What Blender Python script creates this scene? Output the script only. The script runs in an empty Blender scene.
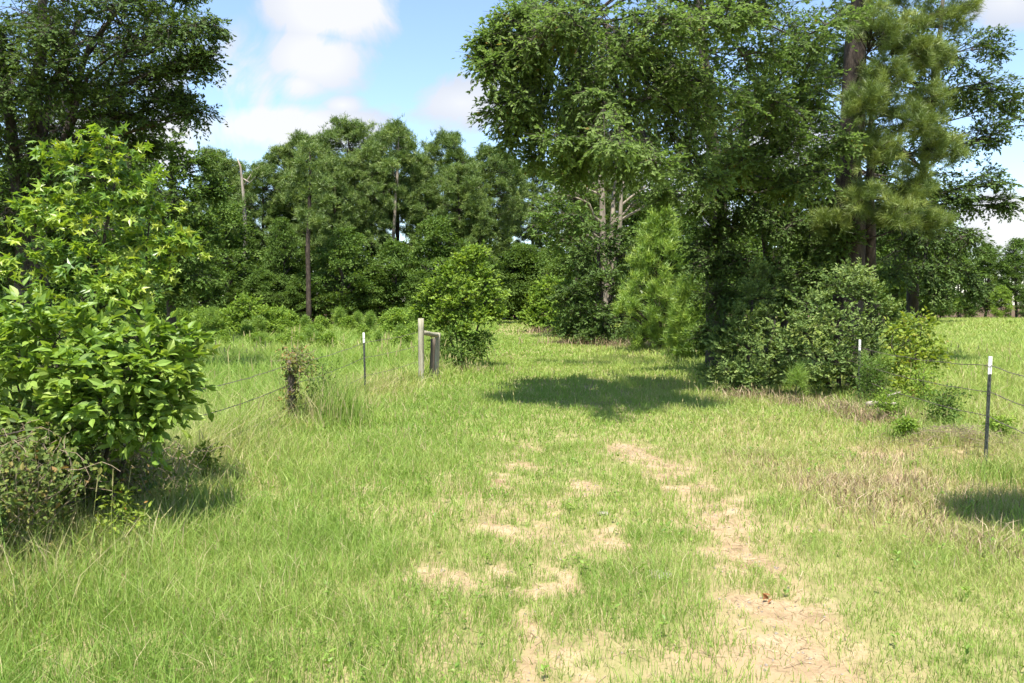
import bpy, math
import numpy as np

# ------------------------------------------------------------------ camera, sky, sun, exposure
S = bpy.context.scene
COL = S.collection
RES_F, HZ, CAMZ = 796.0, 305.0, 1.75
cam_d = bpy.data.cameras.new("camera")
cam = bpy.data.objects.new("camera", cam_d); COL.objects.link(cam)
cam_d.sensor_width = 36; cam_d.lens = 28.0
cam_d.clip_start = .05; cam_d.clip_end = 5000
cam.location = (0, 0, CAMZ)
cam.rotation_euler = (math.radians(90 - 2.63), 0, 0)
S.camera = cam

SUN_EL, SUN_AZ = 67.0, 184.0          # azimuth clockwise from +Y (the view direction)
w = bpy.data.worlds.new("World"); S.world = w; w.use_nodes = True
nt = w.node_tree; nt.nodes.clear(); L = nt.links.new
def N(tree, t, **kw):
    n = tree.nodes.new(t)
    for k, v in kw.items():
        if k == 'inp':
            for a, b in v.items(): n.inputs[a].default_value = b
        else: setattr(n, k, v)
    return n
sky = N(nt, 'ShaderNodeTexSky', sky_type='NISHITA', sun_disc=False)
sky.sun_elevation = math.radians(SUN_EL); sky.sun_rotation = math.radians(SUN_AZ)
sky.air_density = 1.0; sky.dust_density = .6; sky.ozone_density = 1.6; sky.altitude = 100
bg = N(nt, 'ShaderNodeBackground', inp={'Strength': .115})
out = N(nt, 'ShaderNodeOutputWorld')
tc = N(nt, 'ShaderNodeTexCoord')
sep = N(nt, 'ShaderNodeSeparateXYZ'); L(tc.outputs['Generated'], sep.inputs[0])
def M(op, a, b=None, c=None, clamp=False):
    n = N(nt, 'ShaderNodeMath', operation=op); n.use_clamp = clamp
    for i, v in enumerate((a, b, c)):
        if v is None: continue
        if isinstance(v, (int, float)): n.inputs[i].default_value = v
        else: L(v, n.inputs[i])
    return n.outputs[0]
n1 = N(nt, 'ShaderNodeTexNoise', inp={'Scale': 7.0, 'Detail': 10.0, 'Roughness': .58, 'Distortion': .5})
L(tc.outputs['Generated'], n1.inputs['Vector'])
n2 = N(nt, 'ShaderNodeTexNoise', inp={'Scale': 3.1, 'Detail': 5.0, 'Roughness': .5})
L(tc.outputs['Generated'], n2.inputs['Vector'])
ay = M('MAXIMUM', M('ABSOLUTE', sep.outputs[1]), .05)
u = M('DIVIDE', sep.outputs[0], ay); v = M('DIVIDE', sep.outputs[2], ay)
nz = M('SUBTRACT', n1.outputs['Fac'], .5)
total = None
CLOUDS = [  # px, py, half width, half height, weight
    (340, 8, 74, 50, 1.4), (322, 62, 58, 40, 1.15), (305, 88, 44, 24, .8), (270, 130, 130, 28, 1.1), (345, 108, 26, 12, .8),
    (462, 106, 72, 30, .85), (240, 90, 100, 60, .55), (1000, 8, 50, 26, .8), (1010, 222, 60, 42, 1.2),
    (640, 205, 90, 40, 1.0), (120, 150, 120, 50, .9), (760, 150, 80, 40, .8)]
for px, py, rx, ry, wt in CLOUDS:
    du = M('DIVIDE', M('SUBTRACT', u, (px - 512) / RES_F), rx / RES_F)
    dv = M('DIVIDE', M('SUBTRACT', v, (HZ - py) / RES_F), ry / RES_F)
    rr = M('SQRT', M('ADD', M('MULTIPLY', du, du), M('MULTIPLY', dv, dv)))
    g = M('MULTIPLY', M('SUBTRACT', 1.25, rr), wt)
    g = M('MAXIMUM', g, 0.0)
    total = g if total is None else M('MAXIMUM', total, g)
far = M('MULTIPLY', M('MAXIMUM', M('SUBTRACT', n2.outputs['Fac'], .56), 0), 5)   # other clouds elsewhere in the sky
total = M('MAXIMUM', total, M('MULTIPLY', far, M('LESS_THAN', sep.outputs[1], .2)))
dens = M('MULTIPLY', M('ADD', M('SUBTRACT', total, .12), M('MULTIPLY', nz, 4.6)), 2.0, clamp=True)
dens = M('MULTIPLY', dens, M('MULTIPLY', total, 4.0, clamp=True))
bright = N(nt, 'ShaderNodeMixRGB', inp={'Color1': (2.55, 2.72, 3.1, 1), 'Color2': (3.4, 3.4, 3.45, 1)})
L(M('ADD', M('MULTIPLY', M('SUBTRACT', total, .15), 1.2), M('MULTIPLY', M('SUBTRACT', n2.outputs['Fac'], .5), 2.5), clamp=True), bright.inputs['Fac'])
mix = N(nt, 'ShaderNodeMixRGB')
L(M('MULTIPLY', dens, .93), mix.inputs['Fac'])
L(sky.outputs[0], mix.inputs['Color1']); L(bright.outputs[0], mix.inputs['Color2'])
L(mix.outputs[0], bg.inputs['Color']); L(bg.outputs[0], out.inputs['Surface'])

sun_d = bpy.data.lights.new("sun", 'SUN'); sun_d.energy = 5.0; sun_d.angle = math.radians(.53)
sun_d.color = (1.0, .95, .86)
sun = bpy.data.objects.new("sun", sun_d); COL.objects.link(sun)
sun.rotation_euler = (math.radians(90 - SUN_EL), 0, math.radians(-SUN_AZ + 180))
sun.location = (0, 0, 30)

S.view_settings.view_transform = 'Standard'; S.view_settings.look = 'None'
S.view_settings.gamma = 1.0; S.view_settings.use_curve_mapping = False
S.view_settings.exposure = 1.35
cy = S.cycles
cy.max_bounces = 6; cy.diffuse_bounces = 3; cy.glossy_bounces = 2; cy.transmission_bounces = 4
cy.transparent_max_bounces = 4; cy.sample_clamp_indirect = 4; cy.caustics_reflective = False; cy.caustics_refractive = False
cy.use_denoising = True; cy.denoiser = 'OPENIMAGEDENOISE'; cy.denoising_input_passes = 'RGB_ALBEDO_NORMAL'; cy.denoising_prefilter = 'ACCURATE'
S.render.filter_size = 1.7
cy.use_adaptive_sampling = True; cy.adaptive_threshold = .02

# ------------------------------------------------------------------ helpers
def X(px, d): return (px - 512) / RES_F * d
def Wp(px, py, d): return np.array((X(px, d), d, CAMZ + (HZ - py) / RES_F * d))
UP = np.array((0, 0, 1.))
def nrm(a): return a / (np.linalg.norm(a, axis=-1, keepdims=True) + 1e-9)

class MB:
    """collects vertices and faces, builds ONE mesh object"""
    def __init__(s): s.v = []; s.l = []; s.s = []; s.t = []; s.nv = 0
    def inst(s, V, faces, tint=0.5):
        n, k, _ = V.shape
        s.v.append(V.reshape(-1, 3).astype(np.float32))
        t = np.broadcast_to(np.asarray(tint, np.float32).reshape(-1, 1) if np.ndim(tint) == 1 else np.asarray(tint, np.float32), (n, k))
        s.t.append(t.reshape(-1).copy())
        base = (np.arange(n) * k + s.nv)[:, None]
        for f in faces:
            s.l.append((base + np.array(f)[None]).reshape(-1).astype(np.int32))
            s.s.append(np.full(n, len(f), np.int32))
        s.nv += n * k
    def tube(s, path, rad, sides=8, tint=.5, wob=0, rng=None, cap=True):
        path = np.asarray(path, float); m = len(path)
        rad = np.broadcast_to(np.asarray(rad, float), (m,))
        tan = nrm(np.gradient(path, axis=0))
        ref = np.array((1., 0, 0)) if abs(tan[0][0]) < .8 else np.array((0, 1., 0))
        a = np.linspace(0, 2 * np.pi, sides, endpoint=False)
        V = []
        for i in range(m):
            x = nrm(ref - tan[i] * (ref @ tan[i])); y = np.cross(tan[i], x)
            r = rad[i] * (1 + (rng.normal(0, wob, sides) if wob else 0))
            V.append(path[i] + (np.cos(a) * r)[:, None] * x + (np.sin(a) * r)[:, None] * y)
        V = np.concatenate(V)[None]
        F = [(i * sides + j, i * sides + (j + 1) % sides, (i + 1) * sides + (j + 1) % sides, (i + 1) * sides + j)
             for i in range(m - 1) for j in range(sides)]
        if cap: F += [tuple(range(sides))[::-1], tuple((m - 1) * sides + j for j in range(sides))]
        s.inst(V, F, tint)
    def sticks(s, A, B, ra, rb, sides=3, tint=.5):
        A = np.asarray(A, float); B = np.asarray(B, float)
        if len(A) == 0: return
        t = nrm(B - A); ref = np.where(np.abs(t[:, :1]) < .8, np.array([[1., 0, 0]]), np.array([[0, 1., 0]]))
        x = nrm(ref - t * np.sum(ref * t, 1, keepdims=True)); y = np.cross(t, x)
        ra = np.broadcast_to(np.asarray(ra, float), (len(A),))[:, None]; rb = np.broadcast_to(np.asarray(rb, float), (len(A),))[:, None]
        ring = [(math.cos(q), math.sin(q)) for q in np.linspace(0, 2 * np.pi, sides, endpoint=False)]
        V = np.stack([A + ra * (c * x + d * y) for c, d in ring] + [B + rb * (c * x + d * y) for c, d in ring], 1)
        s.inst(V, [(j, (j + 1) % sides, sides + (j + 1) % sides, sides + j) for j in range(sides)], tint)
    def box(s, c, size, rot=None, tint=.5, bevel=0):
        c = np.asarray(c, float); h = np.asarray(size, float) / 2
        V = np.array([(x, y, z) for z in (-1, 1) for (x, y) in ((-1, -1), (1, -1), (1, 1), (-1, 1))]) * h
        if rot is not None: V = V @ np.asarray(rot).T
        s.inst((V + c)[None], [(3, 2, 1, 0), (4, 5, 6, 7), (0, 1, 5, 4), (1, 2, 6, 5), (2, 3, 7, 6), (3, 0, 4, 7)], tint)
    def leaves(s, P, D, Nn, size, tmpl, tint):
        T, F = tmpl
        x = nrm(D); z = nrm(Nn - x * np.sum(Nn * x, 1, keepdims=True)); y = np.cross(z, x)
        V = P[:, None] + size[:, None, None] * (T[None, :, :1] * x[:, None] + T[None, :, 1:2] * y[:, None] + T[None, :, 2:3] * z[:, None])
        s.inst(V, F, tint)
    def build(s, name, mat, parent=None, smooth=False, origin=None):
        me = bpy.data.meshes.new(name)
        v = np.concatenate(s.v); l = np.concatenate(s.l); z = np.concatenate(s.s)
        if origin is not None: v = v - np.asarray(origin, np.float32)
        me.vertices.add(len(v)); me.vertices.foreach_set('co', v.reshape(-1))
        me.loops.add(len(l)); me.loops.foreach_set('vertex_index', l)
        me.polygons.add(len(z))
        st = np.zeros(len(z), np.int32); st[1:] = np.cumsum(z)[:-1]
        me.polygons.foreach_set('loop_start', st); me.polygons.foreach_set('loop_total', z)
        me.polygons.foreach_set('use_smooth', np.full(len(z), smooth))
        at = me.attributes.new('tint', 'FLOAT', 'POINT'); at.data.foreach_set('value', np.concatenate(s.t))
        me.update(calc_edges=True)
        me.materials.append(mat)
        o = bpy.data.objects.new(name, me); COL.objects.link(o)
        if parent is not None: o.parent = parent
        elif origin is not None: o.location = tuple(float(q) for q in origin)
        return o

def tag(o, label=None, cat=None, group=None, kind=None):
    for k, val in (('label', label), ('category', cat), ('group', group), ('kind', kind)):
        if val: o[k] = val
    return o
def thing(name, label, cat, loc=(0, 0, 0), group=None):
    o = bpy.data.objects.new(name, None); COL.objects.link(o)
    o.location = tuple(float(q) for q in loc); o.empty_display_size = .2
    return tag(o, label, cat, group)
def dup(root, loc, rz, sc, label, group=None):
    r = root.copy(); COL.objects.link(r); r.location = loc; r.rotation_euler = (0, 0, rz)
    r.scale = sc if isinstance(sc, tuple) else (sc, sc, sc)
    r['label'] = label
    if group: r['group'] = group
    elif 'group' in r.keys(): del r['group']
    for ch in list(root.children):
        c = ch.copy(); COL.objects.link(c); c.parent = r
    return r

# ------------------------------------------------------------------ materials
def base_mat(name):
    m = bpy.data.materials.new(name); m.use_nodes = True
    t = m.node_tree; t.nodes.clear()
    return m, t
def ramp(t, stops):
    r = N(t, 'ShaderNodeValToRGB'); e = r.color_ramp.elements
    while len(e) > 1: e.remove(e[-1])
    e[0].position = stops[0][0]; e[0].color = (*stops[0][1], 1)
    for p, c in stops[1:]:
        q = e.new(p); q.color = (*c, 1)
    return r
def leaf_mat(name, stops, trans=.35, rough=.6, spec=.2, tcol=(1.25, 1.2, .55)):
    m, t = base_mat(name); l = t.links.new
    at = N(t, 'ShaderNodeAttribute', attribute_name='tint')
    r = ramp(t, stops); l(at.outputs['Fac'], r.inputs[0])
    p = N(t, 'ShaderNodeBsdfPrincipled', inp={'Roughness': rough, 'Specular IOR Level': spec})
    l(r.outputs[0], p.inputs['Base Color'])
    mul = N(t, 'ShaderNodeMixRGB', blend_type='MULTIPLY', inp={'Fac': 1.0, 'Color2': (*tcol, 1)}); l(r.outputs[0], mul.inputs['Color1'])
    tr = N(t, 'ShaderNodeBsdfTranslucent'); l(mul.outputs[0], tr.inputs['Color'])
    mx = N(t, 'ShaderNodeMixShader', inp={0: trans}); l(p.outputs[0], mx.inputs[1]); l(tr.outputs[0], mx.inputs[2])
    o = N(t, 'ShaderNodeOutputMaterial'); l(mx.outputs[0], o.inputs['Surface'])
    return m
def surf_mat(name, stops, scale=8, stretch=(1, 1, 1), rough=.85, spec=.2, bump=.3, detail=8):
    m, t = base_mat(name); l = t.links.new
    c = N(t, 'ShaderNodeTexCoord'); mp = N(t, 'ShaderNodeMapping'); mp.inputs['Scale'].default_value = stretch
    l(c.outputs['Object'], mp.inputs['Vector'])
    n = N(t, 'ShaderNodeTexNoise', inp={'Scale': scale, 'Detail': detail, 'Roughness': .65}); l(mp.outputs[0], n.inputs['Vector'])
    r = ramp(t, stops); l(n.outputs['Fac'], r.inputs[0])
    p = N(t, 'ShaderNodeBsdfPrincipled', inp={'Roughness': rough, 'Specular IOR Level': spec}); l(r.outputs[0], p.inputs['Base Color'])
    b = N(t, 'ShaderNodeBump', inp={'Strength': bump, 'Distance': .03}); l(n.outputs['Fac'], b.inputs['Height']); l(b.outputs[0], p.inputs['Normal'])
    o = N(t, 'ShaderNodeOutputMaterial'); l(p.outputs[0], o.inputs['Surface'])
    return m
MAT = dict(
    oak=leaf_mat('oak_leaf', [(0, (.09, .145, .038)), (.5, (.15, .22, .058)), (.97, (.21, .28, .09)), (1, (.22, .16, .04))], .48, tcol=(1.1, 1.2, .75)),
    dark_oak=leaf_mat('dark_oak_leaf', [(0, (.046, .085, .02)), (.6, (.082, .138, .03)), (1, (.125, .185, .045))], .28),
    hardwood=leaf_mat('hardwood_leaf', [(0, (.055, .105, .02)), (.5, (.095, .165, .03)), (1, (.145, .215, .045))]),
    light=leaf_mat('light_leaf', [(0, (.1, .18, .025)), (.5, (.175, .275, .04)), (1, (.27, .36, .06))], .4),
    gum=leaf_mat('sweetgum_leaf', [(0, (.07, .145, .03)), (.4, (.13, .235, .035)), (.65, (.22, .33, .04)), (1, (.34, .4, .055))], .42, .4, .5),
    beauty=leaf_mat('beautyberry_leaf', [(0, (.11, .2, .028)), (.55, (.19, .3, .045)), (1, (.3, .39, .08))], .4, .5, .4),
        myrtle=leaf_mat('myrtle_leaf', [(0, (.075, .13, .034)), (.6, (.15, .22, .06)), (1, (.24, .3, .1))], .3, .6, .2),
    yellow=leaf_mat('yellow_leaf', [(0, (.12, .19, .03)), (.6, (.24, .31, .045)), (.97, (.27, .27, .05)), (1, (.3, .16, .05))], .4),
    pine=leaf_mat('pine_needle', [(0, (.066, .115, .022)), (.5, (.115, .182, .036)), (1, (.19, .25, .058))], .2, .5, .4),
    pine_bright=leaf_mat('young_pine_needle', [(0, (.1, .18, .03)), (.5, (.18, .29, .045)), (1, (.3, .4, .08))], .3, .45, .4),
    big_pine=leaf_mat('big_pine_needle', [(0, (.075, .12, .028)), (.5, (.14, .2, .042)), (1, (.25, .3, .075))], .2, .45, .4),
    grass=leaf_mat('grass_blade', [(0, (.135, .235, .038)), (.3, (.215, .325, .06)), (.6, (.31, .38, .1)), (.8, (.41, .385, .17)), (1, (.52, .43, .27))], .42, .55, .3, (1.1, 1.15, .7)),
    brown=leaf_mat('dry_grass', [(0, (.17, .12, .065)), (.5, (.3, .23, .14)), (1, (.46, .37, .25))], .2, .8, .1, (1, .95, .85)),
    vine=leaf_mat('vine_leaf', [(0, (.06, .1, .025)), (.6, (.13, .18, .04)), (.9, (.2, .2, .05)), (1, (.3, .2, .08))], .35),
    bark=surf_mat('grey_bark', [(.3, (.03, .025, .02)), (.6, (.08, .068, .055)), (.75, (.14, .125, .1))], 14, (1, 1, .25), bump=.8),
    pine_bark=surf_mat('pine_bark', [(.35, (.022, .017, .013)), (.55, (.06, .046, .036)), (.75, (.115, .09, .07))], 9, (1, 1, .35), bump=1.0),
    pale_bark=surf_mat('pale_bark', [(.35, (.12, .1, .075)), (.6, (.26, .22, .17)), (.75, (.36, .32, .26))], 6, (1, 1, .3), bump=.5),
    dead=surf_mat('dead_wood', [(.35, (.13, .11, .09)), (.6, (.33, .29, .24))], 6, (1, 1, .3)),
    post=surf_mat('weathered_post', [(.3, (.14, .13, .09)), (.5, (.28, .26, .19)), (.7, (.38, .36, .28))], 22, (1, 1, .08), bump=.5),
    dark_post=surf_mat('dark_post', [(.35, (.05, .04, .03)), (.65, (.15, .12, .09))], 22, (1, 1, .1), bump=.5),
    steel=surf_mat('dark_steel', [(.35, (.03, .035, .03)), (.6, (.06, .068, .055)), (.75, (.13, .08, .05))], 30, rough=.6, spec=.4, bump=.1),
    white=surf_mat('white_paint', [(.3, (.68, .66, .62)), (.6, (.82, .81, .78))], 30, rough=.5, spec=.4, bump=.05),
    wire=surf_mat('rusty_wire', [(.35, (.07, .055, .045)), (.65, (.16, .13, .11))], 40, rough=.6, spec=.4, bump=.1),
    stick=surf_mat('dry_stick', [(.35, (.13, .095, .06)), (.65, (.34, .27, .19))], 20),
    rock=surf_mat('grey_rock', [(.35, (.16, .14, .115)), (.65, (.34, .3, .25))], 20, bump=.6),
)

# ------------------------------------------------------------------ ground
def vnoise(x, y, sc, seed=0):
    x = np.asarray(x, float) * sc + seed * 17.31; y = np.asarray(y, float) * sc + seed * 7.77
    xi = np.floor(x); yi = np.floor(y); fx = x - xi; fy = y - yi
    fx = fx * fx * (3 - 2 * fx); fy = fy * fy * (3 - 2 * fy)
    def h(a, b):
        q = np.sin(a * 127.1 + b * 311.7 + seed * 74.7) * 43758.5453
        return q - np.floor(q)
    return (h(xi, yi) * (1 - fx) + h(xi + 1, yi) * fx) * (1 - fy) + (h(xi, yi + 1) * (1 - fx) + h(xi + 1, yi + 1) * fx) * fy
def fbm(x, y, sc, seed=0, o=4):
    r = 0; a = .5; tot = 0
    for i in range(o):
        r = r + a * vnoise(x, y, sc * 2 ** i, seed + i); tot += a; a *= .55
    return r / tot
def xl(y): return np.interp(y, [0, 11, 14.7, 16.8, 18.6, 23, 40, 60, 90], [-3.35, -3.1, -2.7, -1.95, -1.77, -1.5, -1.3, -1.1, -1.2])
def xr(y): return np.interp(y, [0, 8.4, 13.9, 22, 35, 60, 90], [4.0, 5.06, 6.1, 5.2, 4.4, 3.6, 2.4])
def gauss(x, y, cx, cy_, sx, sy): return np.exp(-((x - cx) / sx) ** 2 - ((y - cy_) / sy) ** 2)
def ground_z(x, y):
    x = np.asarray(x, float); y = np.asarray(y, float)
    z = .05 * (fbm(x, y, .35, 3) - .5) + .02 * (fbm(x, y, 2.5, 5, 3) - .5)
    z = z + .16 * gauss(x, y, 5.15, 9.3, .5, .5) + .03 * gauss(x, y, 4.4, 8.3, .7, 1.2)
    z = z - .035 * (gauss(x, 0, 1.6, 0, .3, 1) + gauss(x, 0, .15, 0, .35, 1)) * (y < 14)
    return z
def bare(x, y):
    n = fbm(x, y, 1.7, 11, 4); n3 = fbm(x, y, 7.0, 21, 3)
    fade = np.clip((12.5 - y) / 3.5, 0, 1)
    m = .98 * gauss(x, 0, 1.58 + .12 * np.sin(y * 1.1), 0, .33, 1)
    m = m + .44 * gauss(x, 0, .1, 0, .5, 1)
    m = m * fade
    m = np.maximum(m, 1.1 * gauss(x, y, .72, 5.9, .25, .75)); m = np.maximum(m, .95 * gauss(x, y, .36, 7.6, .5, .45))
    m = np.maximum(m, 1.0 * gauss(x, y, 2.3, 6.2, .28, .35)); m = np.maximum(m, 1.05 * gauss(x, y, 5.0, 9.0, .45, .45))
    m = np.maximum(m, .85 * gauss(x, y, 4.5, 8.9, .5, 1.5)); m = np.maximum(m, .75 * gauss(x, y, 4.0, 7.6, .5, .6)); m = np.maximum(m, .6 * gauss(x, y, .9, 13.6, 1.6, .3))
    m = np.maximum(m, .5 * gauss(x, y, -.3, 4.9, .6, .8))
    return np.clip(((m - .42) * 1.0 + ((n - .5) * 1.9 + (n3 - .5) * 2.2) * np.clip(m * 3, .25, 1)) * 1.35, 0, 1)
def thin(x, y):
    n = fbm(x, y, 1.1, 41, 4) - .5
    t = .6 * gauss(x, 0, .15, 0, .8, 1) * np.clip((9.5 - y) / 3, 0, 1) + .8 * gauss(x, 0, 1.6, 0, .65, 1) * np.clip((12 - y) / 3, 0, 1) + .45 * gauss(x, y, 4.3, 8.2, 1.2, 2)
    return np.clip((t - .3 + n * 1.8) * 1.3, 0, 1)
def dry(x, y):
    d = .75 * gauss(x, y, 3.3, 7.6, 1.0, 1.5) + .55 * gauss(x, y, 5.0, 8.8, 1.3, 1.3)
    d = d + .8 * np.exp(-((x - xl(y) + .1) / .7) ** 2) * (y < 24) + .55 * gauss(x, y, -6, 27, 5, 3.2)
    d = d + .6 * gauss(x, y, -3.3, 4.6, 1.1, 1.3) + .35 * gauss(x, y, 9, 12, 4, 3)
    return np.clip(d + (fbm(x, y, .6, 31) - .55) * .9 + (fbm(x, y, .12, 37) - .55) * .5 - .12 * (x > 8), 0, 1)

gx = np.unique(np.concatenate([np.linspace(-3000, -150, 14), np.linspace(-150, -12, 60), np.arange(-12, -4.5, .25), np.arange(-4.5, 6.5, .06), np.arange(6.5, 14, .25), np.linspace(14, 150, 60), np.linspace(150, 3000, 14)]))
gy = np.unique(np.concatenate([np.linspace(-300, -4, 24), np.arange(-4, 2.5, .3), np.arange(2.5, 14, .06), np.arange(14, 30, .3), np.linspace(30, 150, 100), np.linspace(150, 4000, 16)]))
GX, GY = np.meshgrid(gx, gy)
gz = ground_z(GX, GY)
nx, ny = len(gx), len(gy)
me = bpy.data.meshes.new('ground')
me.vertices.add(nx * ny); me.vertices.foreach_set('co', np.stack([GX, GY, gz], -1).reshape(-1).astype(np.float32))
ii = (np.arange(ny - 1)[:, None] * nx + np.arange(nx - 1)[None]).reshape(-1)
lp = np.stack([ii, ii + 1, ii + nx + 1, ii + nx], 1).astype(np.int32)
me.loops.add(lp.size); me.loops.foreach_set('vertex_index', lp.reshape(-1))
me.polygons.add(len(lp)); me.polygons.foreach_set('loop_start', np.arange(len(lp), dtype=np.int32) * 4)
me.polygons.foreach_set('loop_total', np.full(len(lp), 4, np.int32)); me.polygons.foreach_set('use_smooth', np.full(len(lp), True))
for nm, val in (('bare', bare(GX, GY)), ('dry', np.maximum(dry(GX, GY), thin(GX, GY))),
                ('litter', np.clip(np.maximum((-8 - GX) / 4 * (GY > 58), (GY - 62) / 6 * ((GX < -2.2) | (GX > 4.5) | (GY > 92))) * (np.abs(GX) < 3000) * ((GX < 30) | (GY > 95)), 0, 1))):
    a = me.attributes.new(nm, 'FLOAT', 'POINT'); a.data.foreach_set('value', val.reshape(-1).astype(np.float32))
me.update(calc_edges=True)
gm, t = base_mat('ground_soil'); l = t.links.new
geo = N(t, 'ShaderNodeNewGeometry')
na = N(t, 'ShaderNodeTexNoise', inp={'Scale': 3.0, 'Detail': 10.0, 'Roughness': .7}); l(geo.outputs['Position'], na.inputs['Vector'])
nb = N(t, 'ShaderNodeTexNoise', inp={'Scale': 60.0, 'Detail': 6.0, 'Roughness': .7}); l(geo.outputs['Position'], nb.inputs['Vector'])
rs = ramp(t, [(.3, (.2, .14, .08)), (.5, (.32, .235, .14)), (.7, (.42, .325, .21))]); l(na.outputs['Fac'], rs.inputs[0])
ms = N(t, 'ShaderNodeMixRGB', blend_type='MULTIPLY', inp={'Fac': .55}); l(rs.outputs[0], ms.inputs['Color1'])
rb = ramp(t, [(.3, (.45, .42, .4)), (.5, (.95, .95, .95)), (.65, (1.15, 1.12, 1.1))]); l(nb.outputs['Fac'], rb.inputs[0]); l(rb.outputs[0], ms.inputs['Color2'])
rt = ramp(t, [(.3, (.12, .14, .04)), (.5, (.21, .2, .08)), (.7, (.31, .25, .14))]); l(na.outputs['Fac'], rt.inputs[0])
ad = N(t, 'ShaderNodeAttribute', attribute_name='dry'); ab = N(t, 'ShaderNodeAttribute', attribute_name='bare'); al = N(t, 'ShaderNodeAttribute', attribute_name='litter')
m1 = N(t, 'ShaderNodeMixRGB', inp={'Color2': (.30, .22, .13, 1)}); l(rt.outputs[0], m1.inputs['Color1']); l(ad.outputs['Fac'], m1.inputs['Fac'])
m2 = N(t, 'ShaderNodeMixRGB'); nc = N(t, 'ShaderNodeTexNoise', inp={'Scale': 16.0, 'Detail': 8.0, 'Roughness': .75}); l(geo.outputs['Position'], nc.inputs['Vector'])
mf = N(t, 'ShaderNodeMath', operation='MULTIPLY_ADD', inp={1: 2.6, 2: -1.45}); l(nc.outputs['Fac'], mf.inputs[0])
ma = N(t, 'ShaderNodeMath', operation='MULTIPLY_ADD', inp={1: 1.5}); l(ab.outputs['Fac'], ma.inputs[0]); l(mf.outputs[0], ma.inputs[2]); ma.use_clamp = True
l(ma.outputs[0], m2.inputs['Fac']); l(m1.outputs[0], m2.inputs['Color1']); l(ms.outputs[0], m2.inputs['Color2'])
m3 = N(t, 'ShaderNodeMixRGB', inp={'Color2': (.09, .06, .035, 1)}); l(al.outputs['Fac'], m3.inputs['Fac']); l(m2.outputs[0], m3.inputs['Color1'])
gp = N(t, 'ShaderNodeBsdfPrincipled', inp={'Roughness': .95, 'Specular IOR Level': .1}); l(m3.outputs[0], gp.inputs['Base Color'])
bp = N(t, 'ShaderNodeBump', inp={'Strength': .5, 'Distance': .02}); l(nb.outputs['Fac'], bp.inputs['Height']); l(bp.outputs[0], gp.inputs['Normal'])
l(gp.outputs[0], N(t, 'ShaderNodeOutputMaterial').inputs['Surface'])
me.materials.append(gm)
go = bpy.data.objects.new('ground', me); COL.objects.link(go); tag(go, kind='structure')

# ------------------------------------------------------------------ leaf shapes
DIAMOND = (np.array([(0, 0, 0), (.45, .26, .06), (1, 0, -.08), (.45, -.26, .06)]), [(0, 3, 2, 1)])
QUADLEAF = (np.array([(0, -.1, 0), (.35, -.32, .05), (1, 0, -.1), (.35, .32, .05), (0, .1, 0)]), [(0, 1, 2, 3, 4)])
OVAL = (np.array([(0, 0, 0), (.25, .2, .05), (.55, .24, .05), (.82, .12, 0), (1.05, 0, -.1), (.82, -.12, 0), (.55, -.24, .05), (.25, -.2, .05), (.55, 0, -.03)]),
        [(0, 8, 2, 1), (8, 4, 3, 2), (0, 7, 6, 8), (8, 6, 5, 4)])
def star():
    pts = [(0, 0, 0)]
    for k in range(5):
        a = math.radians(-130 + 65 * k); r = (.62, .9, 1.0, .9, .62)[k]
        pts.append((r * math.cos(a), r * math.sin(a), -.12 * r))
        if k < 4:
            a += math.radians(32.5); pts.append((.36 * math.cos(a), .36 * math.sin(a), .02))
    P = np.array(pts); P[:, 0] += .25
    n = len(pts)
    F = [(0, 2 * k + 1, 2 * k + 2) for k in range(4)] + [(0, 2 * k + 2, 2 * k + 3) for k in range(4)]
    return P * .62, F
STAR = star()
NEEDLE = (np.array([(0, -.5, 0), (1, 0, 0), (0, .5, 0)]), [(0, 1, 2)])

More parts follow.
